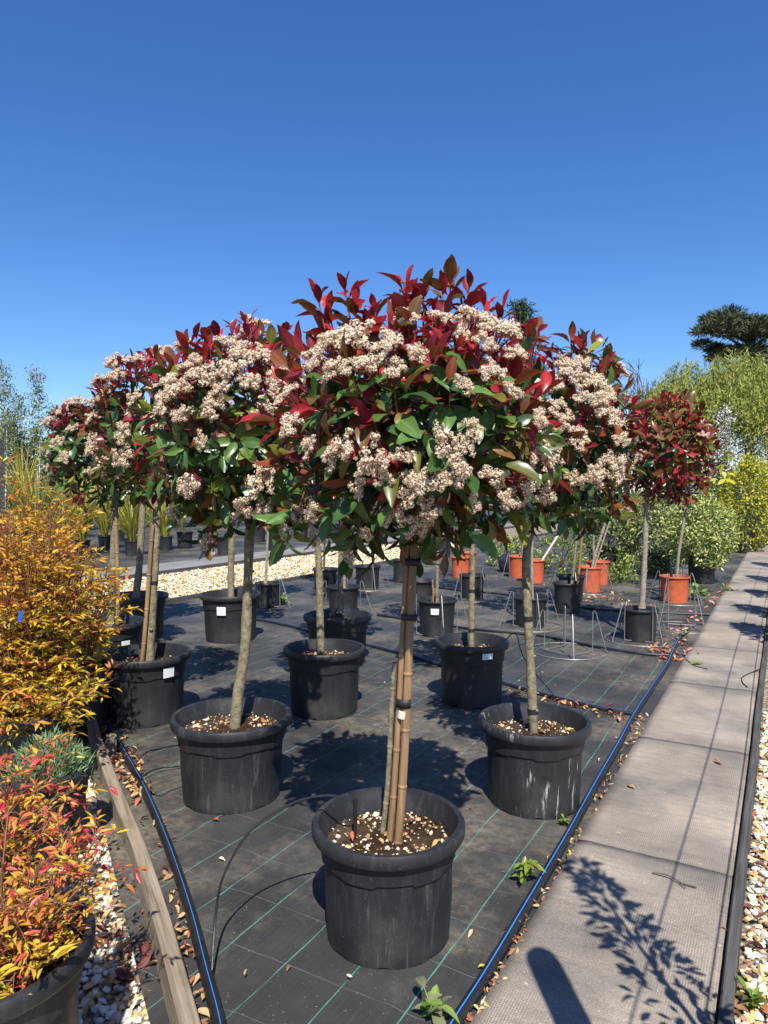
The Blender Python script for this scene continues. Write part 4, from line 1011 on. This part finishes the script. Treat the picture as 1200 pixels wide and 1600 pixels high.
def tubelet(label, pts, r=.0035, group='thin black dripper tubes'):
    P = bez(pts, 8); o = link('dripper_tube', MB().tube(P, r, 6).mesh('dripper_tube', 'pipe_black')); tag(o, label, 'tube', group); return o
t_ = tubelet('thin black tube arching from the pipe into the pot with bamboo canes', [G(331, 1516, .03), D(336, 1440, 2.10), D(347, 1375, 2.12), D(380, 1312, 2.16), D(420, 1275, 2.2), D(470, 1250, 2.24), D(515, 1243, 2.26), D(550, 1252, 2.24)], .0038)
s_ = D(555, 1262, 2.25); link('spike', MB().tube([s_+Vector((0, 0, .03)), s_, s_-Vector((0, 0, .06)), s_-Vector((0, 0, .14))], [.008, .0075, .006, .003], 8).mesh('spike', 'pipe_black'), t_)
tubelet('thin black tube leading from the pipe to the widest pot', [G(205, 1205, .03), D(225, 1178, 3.05), D(250, 1170, 3.1), D(285, 1163, 3.2)])
tubelet('thin black tube lying low against the widest pot', [G(212, 1222, .03), G(240, 1203, .02), G(275, 1198, .01), G(300, 1196, .004)])
tubelet('thin black tube looping down from the pot with two black ties', [D(790, 1000, 4.6), D(806, 990, 4.5), D(820, 1030, 4.4), G(865, 1086, .03)])
tubelet('thin black tube curled on the fabric behind the white-labelled pot', [G(612, 958, .01), G(640, 945, .01), G(655, 955, .01), G(640, 966, .01), G(615, 962, .008)])
tubelet('thin dark wire curled on the concrete path by the dark rail', [G(1192, 1044, .045), G(1176, 1050, .035), G(1160, 1058, .032), G(1160, 1066, .032), G(1168, 1074, .032)], .004)
tubelet('thin dark wire lying at the path edge near a yellowed leaf', [G(1072, 1030, .032), G(1085, 1040, .032), G(1105, 1045, .032)], .004)

# ------------------------------------------------------------------ litter
LM = ['dry_brown', 'dry_tan', 'dry_rust', 'dry_maroon', 'dry_yellow', 'dry_pink']
def litter(label, pxs, n, jit, size, mats_=LM, z=.012):
    pts = []
    for k in range(n):
        f = random.random()*(len(pxs)-1); i = int(f); f -= i; i2 = min(i+1, len(pxs)-1)
        x = pxs[i][0]*(1-f)+pxs[i2][0]*f; y = pxs[i][1]*(1-f)+pxs[i2][1]*f; p = G(x, y, z); pts.append((p.x+random.gauss(0, jit), p.y+random.gauss(0, jit), z+random.random()*.012))
    o = dry_leaves(None, pts, size, mats_, 'leaf_litter'); tag(o, label, 'fallen leaves'); return o
litter('dry rust and tan leaves along the foot of the path-side pipe', [(735, 1600), (800, 1480), (870, 1370), (930, 1260), (985, 1160), (1010, 1110)], 230, .016, .024, ['dry_brown', 'dry_tan', 'dry_rust', 'dry_maroon', 'dry_brown', 'dry_tan', 'st_cream', 'dry_yellow'])
litter('heap of dry brown leaves between the timber board and its black pipe', [(175, 1150), (190, 1180), (205, 1215), (220, 1245)], 150, .045, .042, ['dry_brown', 'dry_tan', 'dry_rust', 'dry_brown', 'dry_tan', 'dry_maroon'])
litter('dry leaves scattered along the pipe by the timber board', [(225, 1260), (260, 1350), (285, 1440), (310, 1530), (325, 1600)], 60, .022, .036, ['dry_brown', 'dry_tan', 'dry_rust', 'dry_tan'])
litter('red and brown leaves below the pot beside the timber board', [(150, 1095), (160, 1120), (175, 1140)], 70, .05, .06, ['dry_rust', 'dry_maroon', 'dry_pink', 'dry_tan'])
litter('maroon and brown dead leaves on the gravel by the large rounded pot', [(160, 1430), (180, 1470), (190, 1500), (175, 1540), (215, 1400)], 36, .05, .055, ['dry_maroon', 'dry_maroon', 'dry_brown', 'dry_tan'], .0)
litter('dry leaves caught along the cross pipe behind the scratched pot', [(800, 1080), (880, 1098), (930, 1110), (985, 1125)], 70, .03, .04, ['dry_rust', 'dry_tan', 'dry_brown'])
litter('rust coloured leaves gathered at the path edge near the red-leaved photinia', [(1030, 1010), (1045, 1030), (1060, 1000), (1090, 960), (1130, 915)], 150, .07, .055, ['dry_rust', 'dry_tan', 'dry_brown', 'dry_pink'])
litter('tan leaves around the orange pots on the fabric', [(920, 940), (950, 930), (990, 945), (860, 910)], 60, .12, .06, ['dry_tan', 'dry_brown', 'dry_rust'])
litter('bits of dead leaf and bark strewn over the black fabric', [(400, 1350), (560, 1120), (700, 1180), (640, 1050), (900, 1050), (760, 1330), (420, 1500)], 70, .35, .022, ['dry_tan', 'dry_brown', 'st_cream'])
litter('dead brown leaves lying on the gravel right of the dark rail', [(1180, 1340), (1175, 1430), (1165, 1530), (1190, 1590), (1190, 1250)], 26, .04, .05, ['dry_brown', 'dry_tan', 'dry_maroon', 'dry_rust'], .01)
def one_leaf(label, px, py, h, size, m, rx=.25):
    p = G(px, py, h); o = link('fallen_leaf', shared('dry', DRY, random.randrange(3), m), None, p); o.scale = (size,)*3; o.rotation_euler = (random.uniform(-rx, rx), random.uniform(-rx, rx), random.uniform(0, 6.28)); tag(o, label, 'leaf'); return o
one_leaf('curled tan dead leaf on a concrete slab, alone in the slab middle', 992, 1232, .036, .055, 'dry_tan')
one_leaf('brown curled leaf on the concrete path near its dark rail', 1128, 1195, .036, .055, 'dry_brown')
one_leaf('flat pale green-yellow leaf on the concrete path', 1098, 1037, .036, .11, 'ph_lime')
one_leaf('pink curled leaf standing on the cross pipe', 945, 1105, .045, .07, 'dry_pink', .9)
one_leaf('dusty pink leaf on the fabric below the cross pipe', 968, 1127, .02, .06, 'dry_pink')
one_leaf('bright yellow leaf on the leaf heap by the timber board', 217, 1205, .05, .045, 'dry_yellow')
one_leaf('brown leaf beside the foot of the widest pot', 342, 1282, .012, .045, 'dry_rust')
o = link('twig', MB().tube(bez([G(1020, 1363, .036), G(1045, 1368, .04), G(1062, 1378, .037), G(1088, 1386, .036)], 5), [.003]*16, 6).tube([G(1062, 1378, .038), G(1072, 1388, .038)], .002, 5).mesh('twig', 'dead_grey')); tag(o, 'thin dry twig lying on a slab joint of the path', 'twig')

# ------------------------------------------------------------------ weeds
def weed(label, px, py, h, n, leaf, mats_=('weed_leaf', 'ph_lime'), spread=.06, hgt=.10, width=None):
    b = G(px, py, h); th = thing('weed', label, 'weed', b, 'weeds'); pos = []; dd = []; sc = []; mb = MB()
    ns = max(2, n//7)
    for s in range(ns):
        a = random.uniform(0, 6.28); e = Vector((math.cos(a)*spread*random.random(), math.sin(a)*spread*random.random(), hgt*random.uniform(.5, 1))); mb.tube([(0, 0, -.01), e*.5, e], [.003, .0025, .0015], 5)
        for k in range(n//ns):
            f = random.uniform(.2, 1); a2 = k*2.4; d = Vector((math.cos(a2), math.sin(a2), random.uniform(.1, .8))); pos.append(e*f); dd.append(d); sc.append(leaf*random.uniform(.6, 1.1))
    ev, et = tris_of(mb); pos = np.array([tuple(p) for p in pos]); k = len(pos)
    scatter(th, 'foliage', 'leaf', 'ph', PH, pos, frames(np.array([tuple(d) for d in dd]), np.tile([0., 0, 1], (k, 1))+rng.normal(0, .2, (k, 3))), np.array(sc), rng.integers(0, 5, k), rng.integers(0, len(mats_), k), list(mats_)+['weed_leaf'], min(k, 20), b, None, (ev, et, len(mats_)))
weed('leafy green weed growing beside the path-side pipe below the scratched pot', 818, 1384, .0, 26, .055, hgt=.11)
weed('small weed sprouting at the foot of the scratched pot', 884, 1290, .0, 18, .03, spread=.05, hgt=.04)
weed('broad-leaved pale weed at the end of the path-side pipe', 682, 1600, .0, 22, .065, ('olive_leaf', 'weed_leaf'), .05, .09)
weed('bright green weed clump by the solitary orange pot', 1085, 938, .0, 40, .12, ('weed_leaf', 'weed_leaf'), .14, .20)
weed('low weed by the pipe at the red-leaved photinia', 1068, 1000, .0, 20, .06, ('weed_leaf', 'olive_leaf'), .10, .09)
weed('green weed behind the small pot on the gravel edge', 443, 945, .0, 26, .10, ('weed_leaf', 'weed_leaf'), .12, .12)
weed('round-leaved weed in the gravel beside the dark rail', 1180, 1578, .0, 24, .045, ('weed_leaf', 'ph_olive'), .07, .07)
weed('weed rosette on the soil of the pot beside the timber board', 214, 1022, .33, 14, .05, ('weed_leaf', 'weed_leaf'), .05, .03)
weed('mossy strip weed along the far path edge', 1140, 925, .0, 40, .06, ('weed_leaf', 'olive_leaf'), .25, .07)

# ------------------------------------------------------------------ shrubs at the right and behind
def bush(name, label, base, C, rad, n, proto, leaf, mats_, wts, group=None, stems=6, pot=None, cat='shrub', shell=.55, parts=0, up=.2, bark='bark_dark', lump=.25, stemr=.015):
    th = thing(name, label, cat, base, group); r = rng; Cl = np.array(C)-np.array(base); rad = np.array(rad, float)
    nc = max(20, n//38); cc = r.normal(0, 1, (nc, 3)); cc /= np.linalg.norm(cc, axis=1, keepdims=True); cr_ = r.uniform(.80, 1.12, nc); ki = r.integers(0, nc, n)
    nn = cc[ki]+r.normal(0, .11, (n, 3)); nn /= np.linalg.norm(nn, axis=1, keepdims=True)
    lum = np.ones(n)
    for _ in range(14):
        l = r.normal(0, 1, 3); l /= np.linalg.norm(l); lum += r.uniform(-lump, lump)*np.maximum(0, nn@l)**6
    rr_ = (shell+(1-shell)*r.random(n)**.45)*lum*cr_[ki]
    pos = Cl+nn*rad*rr_[:, None]
    d = nn*.8+np.array([0, 0, up])+r.normal(0, .6, (n, 3)); nr = nn+np.array([0, 0, .5])+r.normal(0, .5, (n, 3))
    mb = MB()
    for k in range(stems):
        e = Cl+nn[k]*rad*.75; mb.tube(bez([(random.uniform(-.03, .03), random.uniform(-.03, .03), pot[1]*.7 if pot else 0), (Cl*.4+e*.6)*np.array([.6, .6, .7]), e], 4), [stemr*(1-.8*i/8) for i in range(9)], 5)
    st = link('stems', mb.mesh('stems', bark), th)
    if pot: pot_body(th, pot[0], pot[1], 'pot_plain', seg=48, collar=False, big=False)
    mi = r.choice(len(mats_), n, p=wts)
    scatter(th, 'foliage', 'leaf', 'simple' if proto is SIMPLE else 'nar', [proto], pos, frames(d, nr), r.uniform(leaf*.6, leaf*1.3, n), np.zeros(n, int), mi, list(mats_), parts, base, Cl)
    return th
def bush_px(name, label, px, py_bot, cpx, rx_px, rz_px, n, leaf, mats_, wts, pot=None, z=None, proto=SIMPLE, **kw):
    z = z or CAM_H*F/(py_bot-768); b = D(px, 768, z); b.z = 0; C = D(cpx[0], cpx[1], z); k = z/F
    return bush(name, label, b, C, (rx_px*k, rx_px*k, rz_px*k), n, proto, leaf, mats_, wts, pot=pot, **kw)
EG = 'variegated evergreen shrubs in pots'
bush_px('variegated_shrub', 'bright cream-green variegated shrub in a black pot at the path edge', 1098, 913, (1092, 832), 52, 66, 9000, .058, ['eu_cream', 'eu_lime', 'eu_green'], [.38, .40, .22], (.46, .42), group=EG, z=11.0)
bush_px('variegated_shrub', 'duller variegated shrub with bare patches behind the solitary orange pot', 1030, 905, (1015, 830), 52, 68, 8000, .055, ['eu_cream', 'eu_lime', 'eu_green', 'olive_leaf'], [.16, .22, .30, .32], (.46, .42), group=EG, z=12.2)
bush_px('variegated_shrub', 'dense green shrub behind the leaning trunk of the orange pot pair', 950, 900, (955, 835), 45, 62, 6500, .06, ['eu_lime', 'eu_green', 'hedge_dark'], [.25, .45, .30], (.46, .42), group=EG, z=12.6)
bush_px('variegated_shrub', 'low rounded yellow-green shrub on the fabric beside orange pots', 965, 930, (965, 897), 28, 36, 1600, .05, ['eu_lime', 'eu_green'], [.45, .55], group=EG, z=11.2)
bush_px('variegated_shrub', 'spreading green shrub behind the white slanting pole', 880, 905, (876, 872), 42, 38, 2600, .05, ['eu_lime', 'eu_green', 'hedge_mid'], [.35, .4, .25], group=EG, z=12.4)
bush_px('variegated_shrub', 'light green low shrub behind the dark blue bag', 785, 890, (788, 862), 26, 30, 1600, .055, ['eu_lime', 'eu_cream', 'hedge_mid'], [.5, .15, .35], group=EG, z=13.5)
bush_px('yellow_shrub', 'bright yellow shrub at the end of the row beside the path', 1160, 862, (1166, 780), 42, 72, 8500, .08, ['ye_leaf', 'eu_lime', 'eu_green'], [.62, .28, .10], (.6, .5), z=16.5, group='yellow shrubs')
bush_px('yellow_shrub', 'second yellow shrub behind, half outside the row', 1215, 855, (1216, 775), 40, 62, 5000, .09, ['ye_leaf', 'eu_lime', 'eu_green'], [.58, .27, .15], (.6, .5), z=18.5, group='yellow shrubs')
bush_px('variegated_shrub', 'dark green shrub at the back between variegated and yellow shrubs', 1120, 858, (1118, 800), 46, 56, 3200, .07, ['eu_green', 'hedge_mid', 'eu_lime'], [.5, .3, .2], (.5, .4), z=17.5, group=EG)
plain_pot('black pot with wire legs under the variegated shrubs', 985, 882, .40, .36, 'wire stand in the shade under the variegated shrubs')
plain_pot('dark square pot under the yellow shrubs at the path end', 1182, 858, .5, .45)

# far hedge line and background mass, every bush its own thing
FG = 'dark hedge shrubs behind the far bed'
hl = ['tall dark hedge shrub at the end of the far bed', 'hedge shrub mixed with olive twigs behind the grasses', 'dark rounded hedge shrub below the birches', 'mid green hedge shrub behind the potted grasses', 'dense hedge shrub behind the flowering photinias', 'low dark hedge shrub seen under the photinia crowns', 'broad hedge shrub behind the far pots', 'shaded hedge shrub beyond the gravel strip', 'hedge shrub beyond the orange pots', 'dark hedge shrub behind the variegated row', 'hedge shrub below the weeping willow', 'hedge shrub at the willow foot beside the yellow shrubs']
for i, (px, top, z, rx) in enumerate(((-20, 655, 26, 75), (30, 650, 24, 60), (85, 668, 25, 55), (140, 705, 27, 55), (230, 725, 28, 70), (340, 735, 30, 75), (450, 740, 32, 75), (570, 740, 34, 80), (700, 735, 36, 85), (850, 725, 38, 95), (1010, 690, 30, 80), (1150, 690, 28, 80))):
    k = z/F; h = CAM_H+(768-top)*k; b = D(px, 768, z); b.z = -.05
    bush('hedge_shrub', hl[i], b, b+Vector((0, 0, h*.5)), (rx*k, rx*k*.8, h*.55), 3600, SIMPLE, .16, ['hedge_dark', 'hedge_mid', 'olive_leaf'], [.5, .33, .17] if i > 2 else [.25, .35, .40], FG, shell=.45, stemr=.03)

# potted grasses on the far bed
def grass_plant(label, px, py_bot, h, nb, Dm=.36, z=None, green=.3, spread=.55, H=.34):
    z = z or CAM_H*F/(py_bot-768); b = D(px, 768, z); b.z = 0.005; th = thing('potted_grass', label, 'potted grass', b, 'potted grasses on the far bed')
    pot_body(th, Dm, H, 'pot_plain', seg=40, collar=False, big=False)
    V = []; T = []; mi = []; tint = []
    for k in range(int(nb*1.6)):
        a = random.uniform(0, 6.28); s = spread*2.1*random.uniform(.1, 1); hh = h*2.0*random.uniform(.55, 1.05); w = random.uniform(.013, .024); t_ = random.random(); o = len(V)
        dx, dy = math.cos(a), math.sin(a); droop = random.uniform(.05, .8)
        for i in range(6):
            f = i/5; r_ = s*f**1.5; zz = H*.75+hh*(f-droop*f**3*.8); ww = w*(1-f)**.6
            cx, cy = dx*(r_+.03), dy*(r_+.03); V += [(cx-dy*ww, cy+dx*ww, zz), (cx+dy*ww, cy-dx*ww, zz)]; tint += [t_, t_]
        m_ = 1 if random.random() < green else 0
        for i in range(5): T += [(o+2*i, o+2*i+1, o+2*i+3), (o+2*i, o+2*i+3, o+2*i+2)]; mi += [m_, m_]
    me = raw_mesh('blades', np.array(V), np.array(T), np.array(mi), ['gr_blade', 'gr_blade_green'], {'tint': np.array(tint)}); link('blades', me, th, kind='stuff')
gl = [('straw-yellow grass tuft behind the golden nandina', 58, 872, 1.15, 90, .35), ('tall arching yellow grass nearest the golden nandina', 128, 868, 1.05, 110, .15), ('short green-yellow spiky grass in front of the taller tufts', 98, 876, .72, 100, .7), ('yellow grass with wide arching blades beside a photinia trunk', 163, 859, 1.1, 110, .1),
      ('spiky green-yellow grass in the pot between photinia trunks', 206, 869, .78, 110, .45), ('golden grass half hidden behind photinia leaves', 258, 860, .85, 100, .25), ('loose yellow grass behind the left flowering photinia', 330, 856, .75, 90, .2), ('dry yellow grass in the shade of the far bed', 185, 846, 1.2, 110, .2), ('tall straw grass at the back of the far bed', 112, 842, 1.5, 110, .2), ('grass tuft with broad pale blades at the back row', 35, 846, 1.6, 100, .3)]
for lb, px, py, h, nb, g in gl: grass_plant(lb, px, py, h, nb, green=g)
FPG = 'black pots on the far bed'
for lb, px, py, Dm, H in (('far pot with a wire prong beneath hanging flowers', 288, 858, .42, .42), ('far black pot beside the dark photinia trunk', 351, 868, .40, .40), ('far square pot behind the slim olive-green trunk', 432, 862, .55, .45), ('far pot left of the slim trunk pot', 402, 848, .5, .45), ('far pot on the back row behind the canes', 470, 842, .5, .45), ('far pot in the shade behind slender trunk', 520, 842, .5, .45), ('far pot at the back row beyond bamboo', 590, 838, .5, .42), ('far pot at the back row beyond the gravel', 640, 836, .5, .42)):
    plain_pot(lb, px, py, Dm, H, None, 'pot_plain', group=FPG)

# ------------------------------------------------------------------ background trees
def limb_tree(th, base, H, r0, n_l, spread, start, m, seed, curve=.3, sub=3):
    r = random.Random(seed); tr = MB(); pts = [Vector((.05*H*math.sin(f*2.1)*.3, .03*H*math.sin(f*3), H*f)) for f in np.linspace(0, 1, 9)]
    tr.tube(pts, [r0*(1-.88*i/8) for i in range(9)], 10); link('trunk', tr.mesh('trunk', m), th)
    tips = []; lb = MB()
    for k in range(n_l):
        f = start+(1-start)*(k+r.random())/n_l*.97; p = Vector((.05*H*math.sin(f*2.1)*.3, .03*H*math.sin(f*3), H*f)); a = k*2.4+r.uniform(-.4, .4)
        L = spread(f)*r.uniform(.75, 1.15); d = Vector((math.cos(a), math.sin(a), curve*r.uniform(.5, 1.4))); e = p+d*L; mid_ = p+d*L*.5+Vector((0, 0, -.06*L))
        q = bez([p, mid_, e], 3); lb.tube(q, [max(.006, r0*.35*(1-f*.7)*(1-.85*i/6)) for i in range(7)], 5); tips += q[2:]
        for s in range(sub):
            i = r.randrange(2, 6); dd = Vector((r.gauss(0, 1), r.gauss(0, 1), r.gauss(.4, .6))).normalized(); e2 = q[i]+dd*L*.35; lb.tube([q[i], q[i]+dd*L*.18, e2], [r0*.10, r0*.07, .004], 4); tips += [q[i]+dd*L*.2, e2]
    link('limbs', lb.mesh('limbs', m), th); return tips
def tuft(th, base, tips, n, jit, leaf, mats_, wts, proto=SIMPLE, dirf=None, flat=1.0):
    T = np.array([tuple(t) for t in tips]); k = rng.integers(0, len(T), n); J = rng.normal(0, jit, (n, 3)); J[:, 2] *= flat; pos = T[k]+J
    d = dirf(n) if dirf else rng.normal(0, 1, (n, 3)); nr = rng.normal(0, .6, (n, 3))+np.array([0, 0, 1.])
    me = joined('crown', [proto], pos, frames(d, nr), rng.uniform(leaf*.6, leaf*1.3, n), np.zeros(n, int), rng.choice(len(mats_), n, p=wts), list(mats_)); return link('crown', me, th, kind='stuff')
# left: slim birch-like trees
for i, (lb, px, top, z, lm) in enumerate((('slender young tree with airy grey-green leaves behind the golden nandina', 2, 566, 22, ['birch_leaf', 'olive_leaf']), ('slim white-stemmed tree with a pointed airy top', 54, 578, 23, ['olive_leaf', 'birch_leaf']), ('green bushy-topped slim tree right of the white-stemmed one', 82, 632, 24, ['weed_leaf', 'birch_leaf']), ('thin tree with sparse leaves at the back of the far bed', 28, 612, 26, ['olive_leaf', 'birch_leaf']), ('short sparse tree between the birches and photinias', 108, 668, 25, ['birch_leaf', 'olive_leaf']))):
    b = D(px, 768, z); b.z = 0; H = CAM_H+(768-top)*z/F; th = thing('slim_tree', lb, 'tree', b, 'slim trees on the left')
    tips = limb_tree(th, b, H, .035, 26, lambda f: .75*(1.12-f), .25, 'birch_bark', 40+i, .7, 2); tuft(th, b, tips, 2300, .12, .085, lm, [.5, .5])
pb = D(-1, 768, 12); pb.z = 0; o = link('post_or_caster', MB().box((-.06, -.06, -.1), (.06, .06, CAM_H+(768-687)*12/F)).mesh('post_or_caster', 'timber_grey', False), None, pb); tag(o, 'grey weathered wooden post rising above the golden nandina', 'post')
# weeping willow
z = 34.; b = D(1125, 768, z); b.z = 0; k = z/F; th = thing('willow_tree', 'large yellow-green weeping willow with hanging strands', 'tree', b)
limb_tree(th, b, 6.6, .35, 16, lambda f: 2.4*(1.1-f*.6), .3, 'bark_dark', 77, .6, 3)
pos = []; d = []; rw = np.random.default_rng(77)
for s in range(2300):
    n_ = rw.normal(0, 1, 3); n_ /= np.linalg.norm(n_); n_[2] = abs(n_[2])*.9+.02
    px = 1125+n_[0]*125; c = D(1128, 672, z)-b; p = np.array(c)+n_*np.array([4.2, 4.2, 3.9])*rw.uniform(.6, 1.05)
    p[2] += .6*math.sin(p[0]*2.1)*.4+.5*math.sin(p[1]*2.7)*.4
    L = rw.uniform(.5, 1.7); sway = rw.normal(0, .30, 2)+n_[:2]*.3
    for q in range(24):
        f = q/24; pos.append(p+np.array([sway[0]*f*L, sway[1]*f*L, -L*f])+rw.normal(0, .08, 3)); d.append((sway[0]+rw.normal(0, .6), sway[1]+rw.normal(0, .6), -.8))
pos = np.array(pos); n = len(pos); me = joined('crown', [NARROW], pos, frames(np.array(d), rng.normal(0, 1, (n, 3))), rng.uniform(.13, .27, n)*1.25, np.zeros(n, int), rng.choice(2, n, p=[.68, .32]), ['willow_leaf', 'willow_dark']); link('crown', me, th, kind='stuff')
# pine
z = 62.; b = D(1168, 768, z); b.z = 0; k = z/F; Hp = CAM_H+(768-495)*k; th = thing('pine_tree', 'tall dark pine with layered flat-topped crown behind the willow', 'tree', b)
tr = MB().tube([Vector((0, 0, 0)), Vector((.2, .1, Hp*.5)), Vector((-.3, 0, Hp*.92))], [.45, .35, .12], 10); link('trunk', tr.mesh('trunk', 'bark_dark'), th)
tips = []; lb = MB(); rp = random.Random(8)
for (px, py, rr_) in ((1120, 503, 26), (1145, 497, 30), (1172, 500, 30), (1200, 505, 32), (1108, 516, 22), (1135, 515, 34), (1165, 520, 36), (1195, 525, 34), (1112, 545, 20), (1125, 552, 22), (1150, 548, 30), (1175, 552, 36), (1205, 555, 34), (1180, 580, 32), (1205, 590, 36), (1195, 615, 30), (1215, 620, 30), (1165, 575, 24), (1230, 540, 40), (1240, 580, 40), (1225, 650, 32), (1190, 645, 26), (1185, 510, 34), (1215, 600, 38), (1185, 625, 30)):
    for q in range(3):
        c = D(px+rp.uniform(-16, 16), py+rp.uniform(-8, 8), z+rp.uniform(-2.2, 2.2))-b; tips.append((c, rr_*k*rp.uniform(.35, .62)))
    s = tips[-1][0]; lb.tube([Vector((-.2, 0, s.z-1.2)), s*.5+Vector((0, 0, (s.z-1.0)*.5)), s], [.14, .10, .04], 5)
link('limbs', lb.mesh('limbs', 'bark_dark'), th)
pos = []; d = []
for c, r_ in tips:
    for q in range(300):
        v = rng.normal(0, 1, 3); v /= np.linalg.norm(v); v[2] = v[2]*.45; rr_ = rng.random()**.7*1.25; pos.append(np.array(c)+v*r_*rr_); d.append(v+np.array([0, 0, .35])+rng.normal(0, .3, 3))
pos = np.array(pos); n = len(pos); link('crown', joined('crown', [NARROW], pos, frames(np.array(d), rng.normal(0, 1, (n, 3))), rng.uniform(.28, .55, n)*1.2, np.zeros(n, int), np.zeros(n, int), ['pine_leaf']), th, kind='stuff')
# conifer peeking over the front crown
z = 34.; b = D(808, 768, z); b.z = 0; H = CAM_H+(768-472)*z/F; th = thing('conifer_tree', 'dark feathery conifer tip peeking over the front photinia', 'tree', b)
tips = limb_tree(th, b, H, .22, 44, lambda f: 2.3*(1.04-f)+.12, .12, 'bark_dark', 5, .35, 4); tuft(th, b, tips, 9000, .20, .32, ['conifer_leaf'], [1.0], NARROW, flat=.6)
# bare twiggy tree
z = 38.; b = D(978, 768, z); b.z = 0; th = thing('bare_tree', 'leafless twiggy grey tree beside the willow', 'tree', b); H = CAM_H+(768-556)*z/F
mb = MB(); rb_ = random.Random(21); tr = MB().tube([Vector((0, 0, 0)), Vector((.1, 0, H*.4)), Vector((0, .1, H*.62))], [.18, .13, .07], 8); link('trunk', tr.mesh('trunk', 'dead_grey'), th)
def grow(p, d, L, r_, dep):
    e = p+d*L; mb.tube([p, p+d*L*.5+Vector((rb_.gauss(0, .05*L), rb_.gauss(0, .05*L), 0)), e], [r_, r_*.8, r_*.55], 4, cap=False)
    if dep == 0: return
    for _ in range(3 if dep > 1 else 4):
        nd = (d+Vector((rb_.gauss(0, .42), rb_.gauss(0, .42), rb_.gauss(.12, .2)))).normalized(); grow(p+d*L*rb_.uniform(.5, 1), nd, L*rb_.uniform(.6, .8), r_*.6, dep-1)
for k_ in range(9): grow(Vector((0, 0, H*rb_.uniform(.25, .6))), Vector((math.cos(k_*2.4)*.5, math.sin(k_*2.4)*.5, 1)).normalized(), H*.24, .075, 3)
link('limbs', mb.mesh('limbs', 'dead_grey'), th)
# blossom tree
z = 22.; b = D(1128, 768, z); b.z = 0; H = CAM_H+(768-640)*z/F; th = thing('blossom_tree', 'small white blossoming tree in front of the willow', 'tree', b)
tips = limb_tree(th, b, H, .06, 16, lambda f: .8*(1.15-f), .3, 'bark_dark', 15, .9, 3); tuft(th, b, tips, 1500, .12, .07, ['blossom', 'olive_leaf'], [.8, .2])
z = 30.; b = D(1200, 768, z); b.z = 0; th = thing('blossom_tree', 'pink blossoming tree beside the yellow shrubs', 'tree', b); tips = limb_tree(th, b, 4.2, .08, 12, lambda f: .9*(1.15-f), .3, 'bark_dark', 16, .8, 3); tuft(th, b, tips, 1200, .15, .09, ['dry_pink', 'blossom'], [.5, .5])

# ------------------------------------------------------------------ plant row right of the path (outside the frame; its shadows fall on the slabs)
cot = 1/math.tan(SUN_EL)
def caster(px, py, h, ground=.03):      # ground point of an upright of height h whose tip's shadow falls on that pixel
    s = G(px, py, ground); return s-SD*((h-ground)*cot)
pp = caster(842, 1487, 1.5); pp.z = -.02; dr = Vector((0, 0, 0))
V, Fc = lathe([(.050, -.1), (.050, 1.46), (.046, 1.49), (.03, 1.515), (.004, 1.523)], 20)
V = [(x+dr.x*z, y+dr.y*z, z) for x, y, z in V]
o = link('post_or_caster', MB().add(V, Fc).mesh('post_or_caster', 'timber'), None, pp); tag(o, 'unseen post-shaped stand-in for an arm and phone, added to shadow the path', 'post')  # shadow caster added out of view, standing in for a raised arm and phone
WX = .16
for k, (sx, lab) in enumerate(((-.345, 'upper wire strained along the row right of the path'), (-.175, 'lower wire strained along the row right of the path'))):
    h = (WX-sx)/(-SD.x)/cot
    o = link('training_wire', MB().tube(bez([(WX, -1.0, h+.02), (WX+.01, 3.5, h), (WX, 6.5, h+.015), (WX, 14, h)], 8), .0032, 6).mesh('training_wire', 'galvanised')); tag(o, lab, 'wire')
def row_plant(label, b, h, r, n, leaf, seed, H=.32, dr=(0, 0)):
    th = thing('potted_climber', label, 'potted plant', b, 'potted plants on the gravel right of the path'); pot_body(th, .34, H, 'pot_plain', seg=48, collar=False, big=False)
    rr_ = random.Random(seed); mb = MB(); mb.tube([(0, 0, H*.7), (dr[0]*h*.6, dr[1]*h*.6, h*.6), (dr[0]*h, dr[1]*h, h-.03)], [.010, .007, .003], 6); pos = []; dd = []
    for k in range(n):
        f = rr_.random()**.8; z_ = H+.12+(h-H-.12)*f; q = r*(1-f)**.75*rr_.uniform(.2, 1)+.03; a = rr_.uniform(0, 6.28); pos.append((q*math.cos(a)+dr[0]*z_, q*math.sin(a)+dr[1]*z_, z_)); dd.append((math.cos(a), math.sin(a), rr_.uniform(-.2, .9)))
    link('stem', mb.mesh('stem', 'bark_dark'), th); pos = np.array(pos); n = len(pos)
    link('foliage', joined('foliage', PH, pos, frames(np.array(dd), rng.normal(0, .4, (n, 3))+np.array([0, 0, 1.])), rng.uniform(leaf*.6, leaf*1.2, n), rng.integers(0, 5, n), rng.integers(0, 2, n), ['ph_green', 'ph_deep']), th, kind='stuff')
q = caster(905, 1345, 1.75); q.z = -.02; row_plant('slender leafy climber in a pot close beside the path', q, 1.75, .12, 340, .05, 1)
for i, (x, y, h) in enumerate(((.34, 7.3, 1.55), (.36, 8.6, 1.7), (.36, 10.2, 1.6), (.38, 12.0, 1.75), (.38, 14.5, 1.8))):
    row_plant(['bushy climber first in the row along the wires', 'bushy climber second in the row along the wires', 'bushy climber third in the row along the wires', 'bushy climber fourth in the row along the wires', 'bushy climber last in the row along the wires'][i], Vector((x, y, -.02)), h, .33, 520, .10, 50+i)
print('objects', len(bpy.data.objects))
